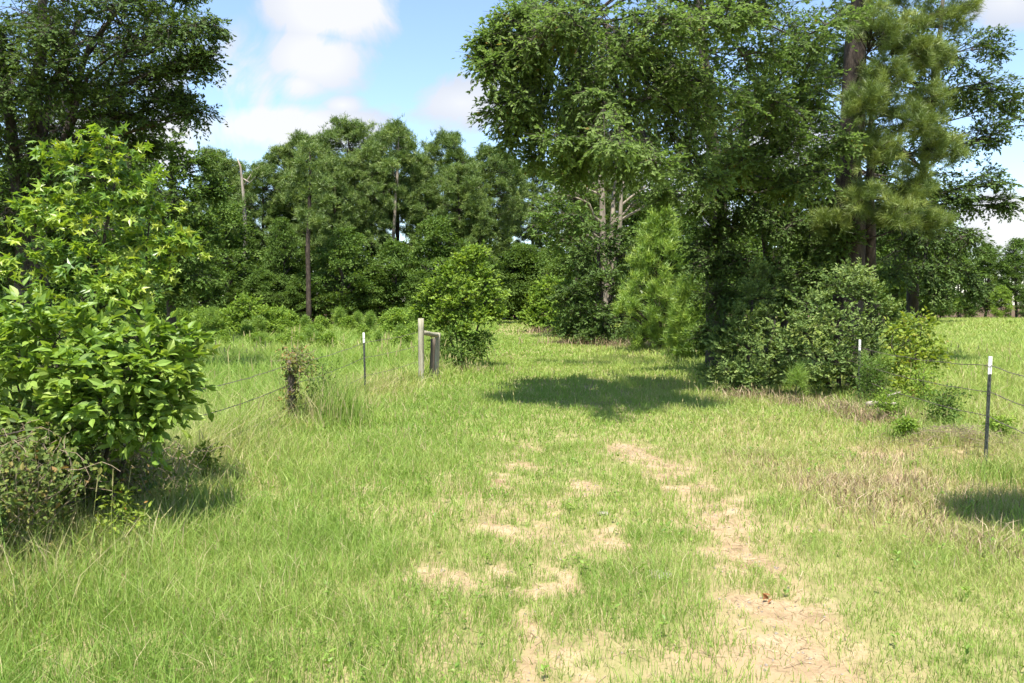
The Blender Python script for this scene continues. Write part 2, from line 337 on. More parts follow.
# ------------------------------------------------------------------ trees
def plant(seed, trunks, blobs, spray_n=10, spray_r=.3, leaf_n=60, leaf_s=.12, tmpl=DIAMOND, flat=.35, up=.7,
          needle=0, needle_w=.02, zmin=1.0, limb_k=.022, twig=.012, slope=.6, droop=0.1, shell=2.2, tilt=.5, tips=0, nj=.55, nup=.55, tw=0, tl=.35, tw_up=-.12, tw_leaf=10, tw_spread=.9):
    """trunks: paths of (x,y,z,r); blobs: (centre, (rx,ry,rz)) clumps of foliage, each carried by a limb"""
    rng = np.random.default_rng(seed)
    wood, crown = MB(), MB()
    samples = []
    for path in trunks:
        p = np.array(path, float); s = np.linspace(0, 1, len(p)); q = np.linspace(0, 1, max(8, len(p) * 3))
        pp = np.stack([np.interp(q, s, p[:, i]) for i in range(4)], 1)
        pp[1:-1, :2] += rng.normal(0, .12 * pp[:, 3].max(), (len(q) - 2, 2))
        wood.tube(pp[:, :3], pp[:, 3], 10 if pp[:, 3].max() > .1 else 6, wob=.06, rng=rng)
        samples.append(pp)
    samples = np.concatenate(samples)
    usable = samples[samples[:, 2] > zmin] if np.any(samples[:, 2] > zmin) else samples[-1:]
    SP, SO, SB = [], [], []
    for c, r in blobs:
        c = np.array(c, float); r = np.array((r, r, r) if np.isscalar(r) else r, float)
        dh = np.linalg.norm(usable[:, :2] - c[:2], axis=1)
        cost = np.abs(usable[:, 2] - (c[2] - slope * dh)) + dh * .5
        a = usable[np.argmin(cost)]
        ln = np.linalg.norm(c - a[:3])
        mid = a[:3] * .5 + c * .5 + np.array((0, 0, .08 * ln)) + rng.normal(0, .05 * ln, 3)
        q = np.linspace(0, 1, 6)[:, None]
        lp = (1 - q) ** 2 * a[:3] + 2 * q * (1 - q) * mid + q * q * c
        lp[1:-1] += rng.normal(0, .025 * ln, (4, 3))
        r0 = min(a[3] * .7, limb_k * (ln + r.mean()))
        wood.tube(lp, np.linspace(r0, max(.25 * r0, .004), 6), 6, cap=False)
        n = max(3, int(spray_n * rng.uniform(.8, 1.2)))
        d = nrm(rng.normal(0, 1, (n, 3))); rad = rng.random(n) ** (1 / shell)
        P = c + d * rad[:, None] * r
        SP.append(P); SO.append(nrm(d * r / r.max() + np.array((0, 0, .25))))
        b = lp[rng.integers(2 if tw else 3, 6, n)]; SB.append(b)
        m_ = (b + P) / 2 + rng.normal(0, .06, (n, 3)) * r.mean() + np.array((0, 0, .05)) * r.mean()
        wood.sticks(b, m_, twig, twig * .7, 4); wood.sticks(m_, P, twig * .7, twig * .25, 4)
    P = np.concatenate(SP); O = np.concatenate(SO); n = len(P)
    sn = nrm(np.array((0, 0, up)) + O * tilt + rng.normal(0, .25, (n, 3)))
    sr = spray_r * rng.uniform(.65, 1.3, n); st = rng.normal(0, .16, n)
    k = leaf_n
    g = rng.normal(0, 1, (n, k, 3)) * .62
    gn = np.sum(g * sn[:, None], -1, keepdims=True)
    g = (g - gn * sn[:, None] * (1 - flat)) * sr[:, None, None]
    pos = (P[:, None] + g).reshape(-1, 3); Or = np.repeat(O, k, 0)
    dr = nrm(nrm(g).reshape(-1, 3) * .7 + Or * .5 + rng.normal(0, .35, (n * k, 3)) - np.array((0, 0, droop)))
    nn = nrm(np.repeat(sn, k, 0) + rng.normal(0, nj, (n * k, 3)))
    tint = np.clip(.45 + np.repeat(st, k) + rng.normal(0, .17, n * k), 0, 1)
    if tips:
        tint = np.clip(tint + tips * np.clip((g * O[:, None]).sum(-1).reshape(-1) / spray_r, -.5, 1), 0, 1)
    if tw:   # shoots along each branch, leaves along each shoot
        Bq = np.concatenate(SB); tq = rng.uniform(.3, 1.02, (n, tw)); tq[:, 0] = 1
        sag = (4 * tq * (1 - tq))[..., None] * np.array((0, 0, .06)) * np.linalg.norm(P - Bq, axis=1)[:, None, None]
        st0 = Bq[:, None] + (P - Bq)[:, None] * tq[..., None] + sag
        bd = nrm(P - Bq)[:, None]; pr = rng.normal(0, 1, (n, tw, 3)); pr[..., 2] *= .45
        td = nrm(bd * .75 + nrm(pr) * tw_spread + np.array((0, 0, tw_up)))
        ln = tl * rng.uniform(.5, 1.3, (n, tw)) * (1.15 - .45 * tq)
        te = st0 + td * ln[..., None]
        wood.sticks(st0.reshape(-1, 3), te.reshape(-1, 3), twig * .3, twig * .14, 3)
        lq = rng.uniform(.2, 1.05, (n, tw, tw_leaf)); lq[..., 0] = 1
        pos = st0[:, :, None] + td[:, :, None] * (ln[..., None] * lq)[..., None]
        pos[..., 2] -= .22 * (lq ** 2) * ln[..., None] * (1 if tw_up < .3 else -.1)
        ls = leaf_s * rng.uniform(.55, 1.35, lq.shape)
        side = nrm(np.cross(td, np.array((0, 0, 1.)) + rng.normal(0, .25, td.shape)))[:, :, None] * np.where(rng.random(lq.shape) < .5, 1, -1)[..., None]
        dr = nrm(side * (1.05 - lq[..., None] * .7) + td[:, :, None] * .75 + rng.normal(0, .28, pos.shape) - np.array((0, 0, droop)))
        nn = nrm(np.array((0, 0, up)) + O[:, None, None] * tilt + rng.normal(0, nj, pos.shape))
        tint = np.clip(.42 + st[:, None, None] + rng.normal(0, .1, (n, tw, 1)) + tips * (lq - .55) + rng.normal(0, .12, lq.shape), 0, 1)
        pos = pos.reshape(-1, 3); keep = pos[:, 2] > .03
        crown.leaves(pos[keep], dr.reshape(-1, 3)[keep], nn.reshape(-1, 3)[keep], ls.reshape(-1)[keep], tmpl, tint.reshape(-1)[keep])
    elif not needle:
        keep = pos[:, 2] > .03
        crown.leaves(pos[keep], dr[keep], nn[keep], leaf_s * rng.uniform(.5, 1.4, n * k)[keep], tmpl, tint[keep])
    else:
        td = nrm(Or * .6 + nrm(g).reshape(-1, 3) * .4 + np.array((0, 0, nup)) + rng.normal(0, .2, (n * k, 3)))
        nd = nrm(np.repeat(td, needle, 0) * .75 + nrm(rng.normal(0, 1, (n * k * needle, 3))) * .8)
        T = (NEEDLE[0] * np.array((1, needle_w / leaf_s, 1)), NEEDLE[1])
        pp = np.repeat(pos, needle, 0) + rng.normal(0, leaf_s * .16, (n * k * needle, 3))
        crown.leaves(pp, nd, nrm(rng.normal(0, 1, (len(pp), 3))), leaf_s * rng.uniform(.7, 1.15, len(pp)), T,
                     np.clip(np.repeat(tint, needle) + rng.normal(0, .08, len(pp)), 0, 1))
    return wood, crown
def make(name, label, cat, base, wood, crown, bark, leaf, group=None, local=False, trunk_name='trunk', crown_name='crown'):
    t = thing(name, label, cat, base, group)
    o = None if local else base
    wood.build(trunk_name, bark, t, True, o); crown.build(crown_name, leaf, t, False, o)
    return t

def hardwood_parts(seed, H, R, z0, nb, **kw):
    rng = np.random.default_rng(seed); B = []
    for i in range(nb):
        tt = (i + .5) / nb; z = z0 + (H - z0) * tt * .93
        pr = R * max(.12, math.sin(math.pi * min(1, .2 + .78 * tt)) ** .75)
        a = i * 2.4 + rng.uniform(-.5, .5); rr = pr * rng.uniform(.35, .85); br = R * rng.uniform(.26, .42) * (.6 + .4 * pr / R)
        B.append(((rr * math.cos(a), rr * math.sin(a), z), (br, br, br * .62)))
    lean = rng.normal(0, .03 * H, 2)
    tr = [[(0, 0, -.2, .022 * H), (0, 0, .3, .017 * H), (lean[0] * .4, lean[1] * .4, H * .5, .012 * H), (lean[0], lean[1], H * .9, .004 * H)]]
    return plant(seed, tr, B, zmin=z0 * .7, **kw)
def pine_parts(seed, H, R, z0, nb, **kw):
    rng = np.random.default_rng(seed); B = []
    for i in range(nb):
        tt = (i + .5) / nb; z = z0 + (H - z0) * (tt ** .8) * .97
        pr = R * (.55 + .6 * math.sin(math.pi * min(1, tt * .9 + .05)) if tt < .6 else 1.15 * math.sqrt(max(.03, 1 - ((tt - .5) / .52) ** 2)))
        a = i * 2.4 + rng.uniform(-.6, .6); rr = pr * rng.uniform(.3, .95); br = R * rng.uniform(.15, .3)
        B.append(((rr * math.cos(a), rr * math.sin(a), z), (br, br, br * .45)))
    lean = rng.normal(0, .015 * H, 2)
    tr = [[(0, 0, -.2, .016 * H), (0, 0, .4, .0125 * H), (lean[0] * .5, lean[1] * .5, H * .5, .0095 * H), (lean[0], lean[1], H * .97, .003 * H)]]
    return plant(seed, tr, B, zmin=z0 * .75, needle=kw.pop('needle', 9), slope=.15, **kw)

rng = np.random.default_rng(7)
def gpos(px, d): return (X(px, d), d, float(ground_z(X(px, d), d)))

# --- the far wood: pines
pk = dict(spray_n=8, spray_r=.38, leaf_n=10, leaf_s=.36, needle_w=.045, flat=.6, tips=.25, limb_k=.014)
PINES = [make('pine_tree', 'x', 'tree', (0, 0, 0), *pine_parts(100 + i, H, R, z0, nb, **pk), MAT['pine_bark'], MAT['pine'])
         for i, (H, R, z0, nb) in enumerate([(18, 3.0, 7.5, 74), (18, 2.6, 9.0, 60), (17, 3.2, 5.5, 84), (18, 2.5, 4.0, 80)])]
pine_used = set()
def far_pine(i, px, d, H, label, group=None):
    src = PINES[i]; b = gpos(px, d); s = H / (18, 18, 17, 18)[i]; rz = rng.uniform(0, 6.28)
    if i in pine_used: return dup(src, b, rz, (s * rng.uniform(.9, 1.1), s * rng.uniform(.9, 1.1), s), label, group)
    pine_used.add(i); src.location = b; src.rotation_euler = (0, 0, rz); src.scale = (s, s, s); src['label'] = label
    if group: src['group'] = group
    return src
def top(py, d): return CAMZ + (HZ - py) / RES_F * d
SKYLINE = [  # px, top py, d, variant, label
    (218, 150, 72, 3, 'tall dark pine of the far wood, behind the dead snag on its left'),
    (306, 136, 70, 0, 'far pine with rounded top, leftmost of the high skyline row'),
    (352, 121, 73, 2, 'far pine with the highest rounded top of the wood across the field'),
    (398, 128, 69, 1, 'far pine with long bare pale trunk under a high round crown'),
    (446, 134, 72, 2, 'far pine with broad domed crown above the bright sapling by the track'),
    (490, 148, 74, 0, 'far pine right of the domed crown, beside the end of the track'),
    (508, 158, 97, 1, 'far pine on bare trunks left of the pale trunked broadleaf tree, behind the track end'),
    (576, 150, 66, 1, 'far pine with tall bare trunk between the track end and the pale trunked broadleaf tree'),
    (596, 140, 68, 0, 'far pine crown rising just left of the pale trunked broadleaf tree'),
    (370, 150, 66, 0, 'far pine with rounded crown before the long bare pale trunk'),
    (335, 158, 65, 2, 'far pine with wide clumped crown, second from left below the high skyline row'),
    (462, 165, 67, 0, 'far pine with full crown behind the bright sapling by the track'),
    (532, 165, 102, 1, 'slim far pine standing behind the end of the grassy track'),
    (286, 150, 71, 1, 'slim far pine at the left end of the high skyline row'),
    (234, 160, 70, 3, 'dark far pine directly left of the pale dead snag'),
    (322, 180, 66, 3, 'shorter far pine at the wood edge with dark bare lower trunk'),
    (264, 166, 68, 2, 'shorter broad far pine below the dead snag'),
    (425, 185, 67, 3, 'shorter far pine at the wood edge below the two domed crowns'),
    (478, 200, 66, 3, 'shorter far pine at the wood edge just left of the track end')]
for px, py, d, v_, lab in SKYLINE: far_pine(v_, px, d, top(py, d), lab)
GB = 'pines deep in the far wood'
for px, d in ((170, 78), (195, 84), (240, 80), (280, 82), (330, 84), (375, 86), (420, 84), (465, 88), (510, 106), (548, 106), (585, 86), (622, 84), (145, 74), (118, 80), (90, 86), (660, 90), (55, 82), (10, 80)):
    far_pine(int(rng.integers(0, 4)), px, d, rng.uniform(14.5, 17.5) if px > 280 else rng.uniform(12, 14.5), 'pine deep in the far wood, half hidden by the trees before it', GB)

# --- far hardwoods of the wood edge
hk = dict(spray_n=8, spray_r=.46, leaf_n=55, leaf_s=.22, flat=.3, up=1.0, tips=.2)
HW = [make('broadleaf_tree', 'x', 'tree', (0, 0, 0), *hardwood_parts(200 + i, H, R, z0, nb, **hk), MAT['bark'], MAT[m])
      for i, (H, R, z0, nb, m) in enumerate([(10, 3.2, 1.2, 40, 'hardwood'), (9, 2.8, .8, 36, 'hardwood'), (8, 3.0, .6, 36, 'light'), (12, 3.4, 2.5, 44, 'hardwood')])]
hw_used = set()
def far_hw(i, px, d, H, label, group=None, wide=1.0):
    src = HW[i]; b = gpos(px, d); s = H / (10, 9, 8, 12)[i]; rz = rng.uniform(0, 6.28); sc = (s * wide, s * wide, s)
    if i in hw_used: return dup(src, b, rz, sc, label, group)
    hw_used.add(i); src.location = b; src.rotation_euler = (0, 0, rz); src.scale = sc; src['label'] = label
    if group: src['group'] = group
    return src
EDGE = [
    (345, 226, 60, 0, 'mid green layered broadleaf tree at the wood edge, right of a dark bare pine trunk', 1.15),
    (228, 200, 62, 0, 'broadleaf tree at the wood edge with middling green rounded crown, below the dead snag', 1.),
    (190, 215, 55, 0, 'leftmost green broadleaf tree of the wood edge, just right of the sweetgum tip', 1.),
    (284, 215, 63, 3, 'narrow broadleaf tree at the wood edge left of the bare pine trunk', .8),
    (395, 238, 62, 1, 'dark broadleaf tree at the wood edge right of the layered tree', 1.05),
    (438, 215, 64, 0, 'broadleaf tree at the wood edge behind the bright sapling by the track', 1.),
    (480, 240, 66, 1, 'dark low broadleaf tree at the wood edge left of the track end', 1.),
    (512, 268, 96, 1, 'small dark broadleaf tree closing the end of the track', 1.3),
    (536, 250, 92, 0, 'small broadleaf tree at the right of the track end', 1.2),
    (370, 265, 61, 1, 'low dark understory tree between the layered tree and its dark neighbour', 1.3),
    (262, 268, 60, 0, 'low understory tree right behind the light green bush in the field', 1.3),
    (302, 272, 61, 1, 'low dark understory tree at the foot of the bare pine trunk', 1.3),
    (420, 270, 61, 1, 'low dark understory tree behind the bright sapling, left side', 1.3),
    (215, 280, 56, 1, 'low dark understory tree above the field shrubs, left of the light bush', 1.3),
    (165, 260, 52, 0, 'low understory tree seen just right of the sweetgum leaves', 1.3),
    (455, 262, 63, 1, 'low dark understory tree right behind the bright sapling', 1.3)]
for px, py, d, v_, lab, wd in EDGE: far_hw(v_, px, d, top(py, d), lab, wide=wd)
for px, d in ((478, 75), (574, 78), (590, 72), (620, 70), (515, 99), (535, 97), (522, 93), (516, 90), (528, 90), (500, 98), (550, 95), (280, 66), (330, 67), (385, 67), (240, 70), (300, 74), (350, 72), (405, 73), (455, 74), (500, 100), (180, 68), (130, 62), (95, 60), (50, 60), (5, 58), (560, 100), (525, 103)):
    far_hw(int(rng.integers(0, 2)), px, d, rng.uniform(7, 9.5), 'dark understory tree inside the far wood, mostly hidden', 'understory trees inside the far wood', 1.25)

# --- dead snag
m = MB(); b = Wp(246, 200, 66); bz = np.array(gpos(246, 66))
m.tube([bz, bz + (0.1, 0, 8), b + (0, 0, 0), Wp(243, 168, 66), Wp(240, 160, 66)], [.22, .18, .13, .08, .04], 7)
m.tube([Wp(247, 186, 66), Wp(256, 172, 66.3), Wp(262, 168, 66.5)], [.08, .05, .02], 5)
m.tube([Wp(246, 180, 66), Wp(252, 184, 65.5), Wp(258, 178, 65.5)], [.06, .04, .02], 5)
tag(m.build('dead_tree', MAT['dead'], origin=bz, smooth=True), 'bare pale dead snag rising above the far wood at left', 'dead tree')

# --- right mid distance: trees along the right of the track
def free_tree(name, label, cat, seed, trunks, blobs_px, bark, leaf, **kw):
    """trunks: [[(px,py,d,r)..]]; blobs (px,py,d,radius px)"""
    T = [[(*Wp(a, b_, d_), r_) for a, b_, d_, r_ in tr] for tr in trunks]
    fl = kw.pop('squash', .75)
    B = [(Wp(a, b_, d_), (r_ / RES_F * d_, r_ / RES_F * d_, fl * r_ / RES_F * d_)) for a, b_, d_, r_ in blobs_px]
    base = np.array(T[0][0][:3]); base[2] = ground_z(base[0], base[1])
    tn = kw.pop('trunk_name', 'trunk'); cn = kw.pop('crown_name', 'crown')
    w_, c_ = plant(seed, T, B, **kw)
    return make(name, label, cat, base, w_, c_, MAT[bark], MAT[leaf], trunk_name=tn, crown_name=cn)
def gy_(d): return HZ + CAMZ / d * RES_F + 2

free_tree('pine_tree', 'pine at the wood edge with a dark straight bare trunk beside the layered tree', 'tree', 299,
    [[(309, gy_(58), 58, .2), (309, 260, 58, .17), (311, 200, 58, .13), (312, 150, 58, .04)]],
    [(310, 165, 58, 13), (298, 180, 58, 11), (324, 182, 58, 11), (312, 195, 58, 12), (296, 200, 58.5, 9), (328, 202, 58, 9), (306, 215, 58, 8), (320, 222, 57.5, 8), (311, 150, 58, 10)],
    'pine_bark', 'pine', squash=.5, spray_n=13, spray_r=.36, leaf_n=10, leaf_s=.36, needle=9, needle_w=.045, flat=.6, tips=.25, zmin=7, limb_k=.012, slope=.15)
free_tree('pine_tree', 'far pine with a long bare pale trunk standing before the high skyline row', 'tree', 300,
    [[(392, gy_(66), 66, .2), (394, 240, 66, .14), (398, 180, 66, .11), (400, 140, 66, .05)]],
    [(398, 138, 66, 14), (385, 150, 66, 11), (412, 148, 66, 12), (402, 160, 66, 9), (390, 166, 61.5, 7), (420, 162, 66, 8), (399, 128, 66, 9)],
    'pale_bark', 'pine', squash=.5, spray_n=12, spray_r=.36, leaf_n=10, leaf_s=.36, needle=9, needle_w=.045, flat=.6, tips=.25, zmin=9, limb_k=.012, slope=.15)
free_tree('sycamore_tree', 'tall broadleaf tree with several pale trunks behind the young pine', 'tree', 301,
    [[(604, gy_(42), 42, .24), (602, 230, 42, .17), (601, 170, 42, .13), (596, 100, 42, .06)],
     [(606, gy_(42), 42.3, .18), (611, 230, 42.5, .13), (614, 180, 43, .09), (622, 120, 43, .04)],
     [(603, gy_(42), 42, .18), (618, 235, 42, .12), (621, 190, 42, .08), (640, 130, 42, .04)],
     [(602, 200, 42, .1), (590, 180, 41.5, .07), (582, 160, 41, .03)]],
    [(560, 190, 41, 28), (545, 215, 42, 24), (570, 160, 43, 28), (585, 135, 43, 30), (610, 120, 42, 30), (640, 140, 43, 28), (655, 165, 42, 26),
     (560, 235, 41, 26), (585, 260, 41, 26), (640, 200, 44, 22), (575, 215, 40, 22), (550, 165, 44, 22), (670, 190, 43, 26), (690, 165, 43, 26), (625, 95, 43, 26), (590, 95, 44, 26)],
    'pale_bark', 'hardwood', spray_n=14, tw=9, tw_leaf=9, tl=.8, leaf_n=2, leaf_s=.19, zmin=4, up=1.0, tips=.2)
free_tree('broadleaf_tree', 'broadleaf tree behind the young pine, its green crown right of the pale trunks', 'tree', 302,
    [[(715, gy_(46), 46, .25), (718, 230, 46, .18), (712, 150, 46, .06)]],
    [(690, 210, 45, 28), (720, 190, 45, 30), (745, 215, 45, 28), (700, 240, 44, 28), (735, 250, 44, 28), (760, 180, 46, 28), (715, 150, 46, 28), (690, 270, 44, 26), (725, 285, 44, 26), (760, 265, 45, 26), (760, 300, 44, 22), (775, 230, 45, 25)],
    'bark', 'hardwood', spray_n=15, tw=9, tw_leaf=9, tl=.8, leaf_n=2, leaf_s=.19, zmin=2, up=1.0, tips=.2)
free_tree('broadleaf_tree', 'dark dense broadleaf tree leaning over the right edge of the track', 'tree', 303,
    [[(603, gy_(36), 36, .18), (600, 290, 36, .14), (598, 240, 36, .05)], [(606, gy_(36), 36, .12), (612, 280, 36, .09), (618, 250, 36, .04)]],
    [(585, 255, 35.5, 24), (605, 235, 36, 26), (625, 255, 36, 24), (575, 285, 35, 24), (600, 280, 34.5, 26), (628, 285, 36, 24), (585, 312, 34.5, 22), (606, 318, 34, 24), (630, 312, 35, 22), (565, 300, 35.5, 16), (590, 335, 34, 14), (615, 338, 34, 14), (572, 328, 35, 12), (640, 335, 34.5, 14)],
    'bark', 'dark_oak', spray_n=17, tw=9, tw_leaf=10, tl=.55, tw_up=.15, leaf_n=2, leaf_s=.14, zmin=.8, tips=.3)
free_tree('round_bush', 'rounded light green bush at the right track edge near its far end', 'bush', 304,
    [[(548, gy_(52), 52, .08), (546, 310, 52, .05), (545, 295, 52, .02)]],
    [(545, 290, 52, 16), (534, 303, 51.5, 14), (556, 300, 52, 15), (546, 312, 51, 16), (530, 318, 51.5, 10), (560, 318, 52, 13), (540, 326, 51, 9), (553, 327, 51, 9)],
    'bark', 'light', spray_n=18, tw=8, tw_leaf=9, tl=.6, tw_up=.4, leaf_n=2, leaf_s=.18, zmin=.5, tips=.3, trunk_name='stem', crown_name='foliage')
# young pine: branches sweep up, dense bright needles
def young_pine(seed, H, R, bright=True):
    r_ = np.random.default_rng(seed); B = []
    for i in range(70):
        tt = (i + .5) / 70; z = H * (.06 + .92 * tt); pr = R * (.7 + tt if tt < .25 else .95 * (1 - (tt - .25) / .78) ** .85)
        a = i * 2.4 + r_.uniform(-.4, .4); rr = pr * r_.uniform(.45, .95)
        B.append(((rr * math.cos(a), rr * math.sin(a), z), (.2, .2, .36)))
    return plant(seed, [[(0, 0, -.1, .075), (0, 0, H * .5, .05), (0, 0, H * .98, .01)]], B, nup=1.3, spray_n=6, spray_r=.17, leaf_n=6, leaf_s=.27, needle=16, needle_w=.024, flat=1, slope=.8, zmin=.2, tips=.3)
make('young_pine_tree', 'fluffy bright young pine standing right of the grassy track', 'tree', gpos(660, 29), *young_pine(310, 5.2, 1.6), MAT['pine_bark'], MAT['pine_bright'], local=True)
make('young_pine_tree', 'small young pine half shaded between the fluffy pine and the dark thicket', 'tree', gpos(692, 25), *young_pine(311, 2.4, 1.0), MAT['pine_bark'], MAT['pine_bright'], local=True)
free_tree('round_bush', 'dull green bush between the rounded light bush and the dark leaning tree', 'bush', 306,
    [[(574, gy_(43), 43, .06), (574, 325, 43, .04), (572, 305, 43, .02)]],
    [(570, 305, 43, 14), (582, 315, 43, 14), (566, 322, 42.5, 14), (580, 330, 42.5, 12), (572, 292, 43.5, 11), (590, 300, 44, 14), (562, 334, 42, 8)],
    'bark', 'hardwood', spray_n=16, tw=8, tw_leaf=9, tl=.5, tw_up=.4, leaf_n=2, leaf_s=.15, zmin=.4, trunk_name='stem', crown_name='foliage')
free_tree('thicket_shrub', 'dark shady shrub between the leaning tree and the fluffy young pine', 'shrub', 305,
    [[(640, gy_(33), 33, .06), (640, 330, 33, .04), (642, 310, 33, .02)]],
    [(640, 330, 33, 18), (625, 340, 33, 13), (655, 338, 32, 14), (645, 312, 34, 15), (672, 335, 33, 12), (605, 345, 33.5, 9)],
    'bark', 'dark_oak', spray_n=22, spray_r=.25, leaf_n=36, leaf_s=.13, zmin=.2, trunk_name='stem', crown_name='foliage')

# --- the big pair at right: pine, oaks, understory
dark_k = dict(spray_n=14, tw=12, tw_leaf=10, tl=.42, nj=.45, leaf_n=2, leaf_s=.085, up=.7, tilt=.9, tips=.2, zmin=4.0, flat=.4, slope=.3, limb_k=.008, shell=2.6)
free_tree('oak_tree', 'huge oak whose sunlit leafy crown hangs over the track', 'tree', 320,
    [[(716, gy_(21), 21, .3), (714, 300, 21, .24), (718, 200, 20.5, .2), (700, 80, 20, .14), (690, -60, 20, .07)],
     [(718, 190, 20.5, .12), (750, 110, 20, .07), (770, 50, 20, .025)], [(708, 130, 20, .13), (640, 70, 17.5, .08), (580, 30, 16, .04)]],
    [(a_, b_, d_ - (2.6 if d_ < 18.6 else 0), r_) for a_, b_, d_, r_ in [(560, 55, 17.2, 52), (528, 82, 17.0, 26), (505, 66, 17, 12), (600, 15, 17, 55), (540, 10, 17.5, 34), (640, 75, 16, 55), (690, 40, 16, 55), (740, 60, 16.5, 50), (775, 105, 17, 40),
     (700, 115, 17.5, 48), (600, 120, 17, 46), (555, 115, 18, 36), (648, 140, 18.5, 42), (780, 155, 17.5, 32), (525, 130, 18.5, 24), (760, 10, 16.5, 50), (820, 30, 17, 36), (800, 80, 18, 36),
     (590, -60, 19, 46), (680, -70, 18.7, 46), (770, -80, 19, 46), (840, -60, 19, 40), (550, -50, 19.5, 34), (620, 60, 22, 50), (700, 20, 23, 50), (600, 170, 18, 26), (680, 170, 19, 30), (735, 175, 18.5, 24), (800, 185, 18, 22)] +
     [(580, 150, 16, 26), (630, 175, 16.2, 26), (520, 105, 15, 16), (493, 70, 14.8, 8), (720, 110, 14.6, 34), (755, 95, 17.6, 32), (785, 130, 17.8, 30), (700, 145, 15, 30), (745, 150, 17.8, 30), (810, 110, 18, 28), (660, 30, 14, 34), (720, 30, 14, 34), (790, 50, 17.4, 32), (620, 60, 14.4, 30), (590, 95, 14.6, 28), (690, 80, 15, 28), (575, 30, 14.4, 34), (545, 45, 14.6, 26), (610, 145, 13.4, 22), (740, 165, 17.5, 22),
      (500, 112, 15, 12), (512, 138, 15.5, 15), (540, 160, 16, 17), (572, 168, 16.5, 15), (785, 190, 18, 14), (822, 176, 18, 16), (838, 146, 18, 14), (492, 44, 15, 10), (512, 22, 15, 14), (486, 60, 15, 7), (524, 60, 15, 14), (700, -60, 15.5, 36), (742, -64, 15.6, 36), (690, -20, 16.5, 34), (700, -30, 15.5, 40), (640, -40, 15, 40), (760, -20, 16, 44), (580, -20, 15.5, 34), (730, 120, 19, 40), (770, 60, 19.5, 40), (690, 100, 18, 30), (650, 100, 15, 26), (660, 195, 19, 18), (700, 205, 19, 20), (655, 165, 14, 16), (560, 140, 14.5, 16), (700, 180, 15, 18)]],
    'bark', 'oak', squash=.6, **{**dark_k, 'spray_n': 13, 'tw': 14, 'tw_leaf': 14, 'tl': .42, 'leaf_s': .072})
free_tree('pine_tree', 'large pine with thick dark trunk and golden green needles by the right fence', 'tree', 321,
    [[(848, gy_(19), 19, .4), (847, 300, 19, .34), (846, 180, 19, .3), (850, 40, 19, .23), (855, -120, 19, .16), (858, -260, 19, .06)],
     [(872, gy_(19.6), 19.6, .16), (868, 240, 19.6, .13), (866, 160, 19.6, .09), (868, 100, 19.6, .04)]],
    [(880, 85, 17.6, 28), (905, 125, 17.6, 26), (875, 150, 17.5, 24), (912, 185, 17.8, 26), (890, 215, 17.5, 24), (925, 105, 18, 22), (905, 50, 18, 28), (870, 35, 17.5, 28), (925, 60, 18.5, 20), (940, 20, 19, 24), (900, -10, 18, 30),
     (935, 150, 18.5, 20), (860, 105, 17.3, 22), (925, 225, 18.5, 18), (860, 200, 17.5, 18), (950, -30, 19, 30), (880, -60, 18, 34), (820, -60, 19, 32), (920, -100, 19, 36), (850, -130, 18, 36), (800, -20, 20, 26), (830, 70, 20, 22), (830, 225, 18, 16)],
    'pine_bark', 'big_pine', spray_n=26, spray_r=.13, leaf_n=4, leaf_s=.2, needle=60, needle_w=.009, flat=.8, tips=.2, slope=.2, zmin=3, limb_k=.014)
free_tree('oak_tree', 'darker oak behind the large pine, leaves against the sky at the right', 'tree', 322,
    [[(912, gy_(23), 23, .2), (912, 260, 23, .15), (925, 120, 23, .1), (935, 0, 23, .05)]],
    [(955, 55, 22, 32), (985, 90, 22, 30), (1003, 130, 22, 26), (972, 140, 22, 30), (990, 178, 22, 24), (962, 200, 22, 28), (940, 235, 21.5, 28), (965, 245, 21.5, 22), (930, 180, 22.5, 30), (940, 100, 23, 34), (1010, 100, 23, 20), (985, 50, 23, 18),
     (745, 100, 23, 34), (775, 30, 23.5, 34), (805, 90, 23.5, 34), (825, 130, 23, 34), (850, 30, 23.5, 34), (865, 165, 23, 30), (885, 150, 23.5, 30), (895, 80, 23.5, 34), (915, 30, 23.5, 30), (770, 190, 22.5, 30), (800, 215, 22.5, 28), (860, 0, 23, 34), (935, 140, 23.5, 26), (940, 200, 22.5, 24), (910, 215, 22, 28), (960, 100, 23, 24), (740, 30, 22, 44), (790, 60, 22, 44), (800, 130, 22, 40), (760, 150, 22, 36), (830, 20, 22, 40), (820, 160, 21.5, 26), (885, 90, 22.5, 34), (880, 190, 22.5, 32), (915, 130, 22, 32), (905, 200, 22, 30), (890, 30, 22.5, 34), (860, 70, 23, 34), (840, 110, 22.5, 30), (845, 210, 22, 26), (925, 70, 23, 28), (900, 240, 21, 30), (890, 275, 20.5, 26), (925, 270, 21, 26), (870, 225, 22, 30), (950, 275, 21.5, 20), (900, 150, 23, 36), (860, 130, 23.5, 34), (920, 30, 23.5, 30), (830, 170, 23, 32), (1000, 205, 22, 12), (975, 290, 22, 10), (935, 295, 21.5, 14)],
    'bark', 'dark_oak', **{**dark_k, 'spray_n': 15})
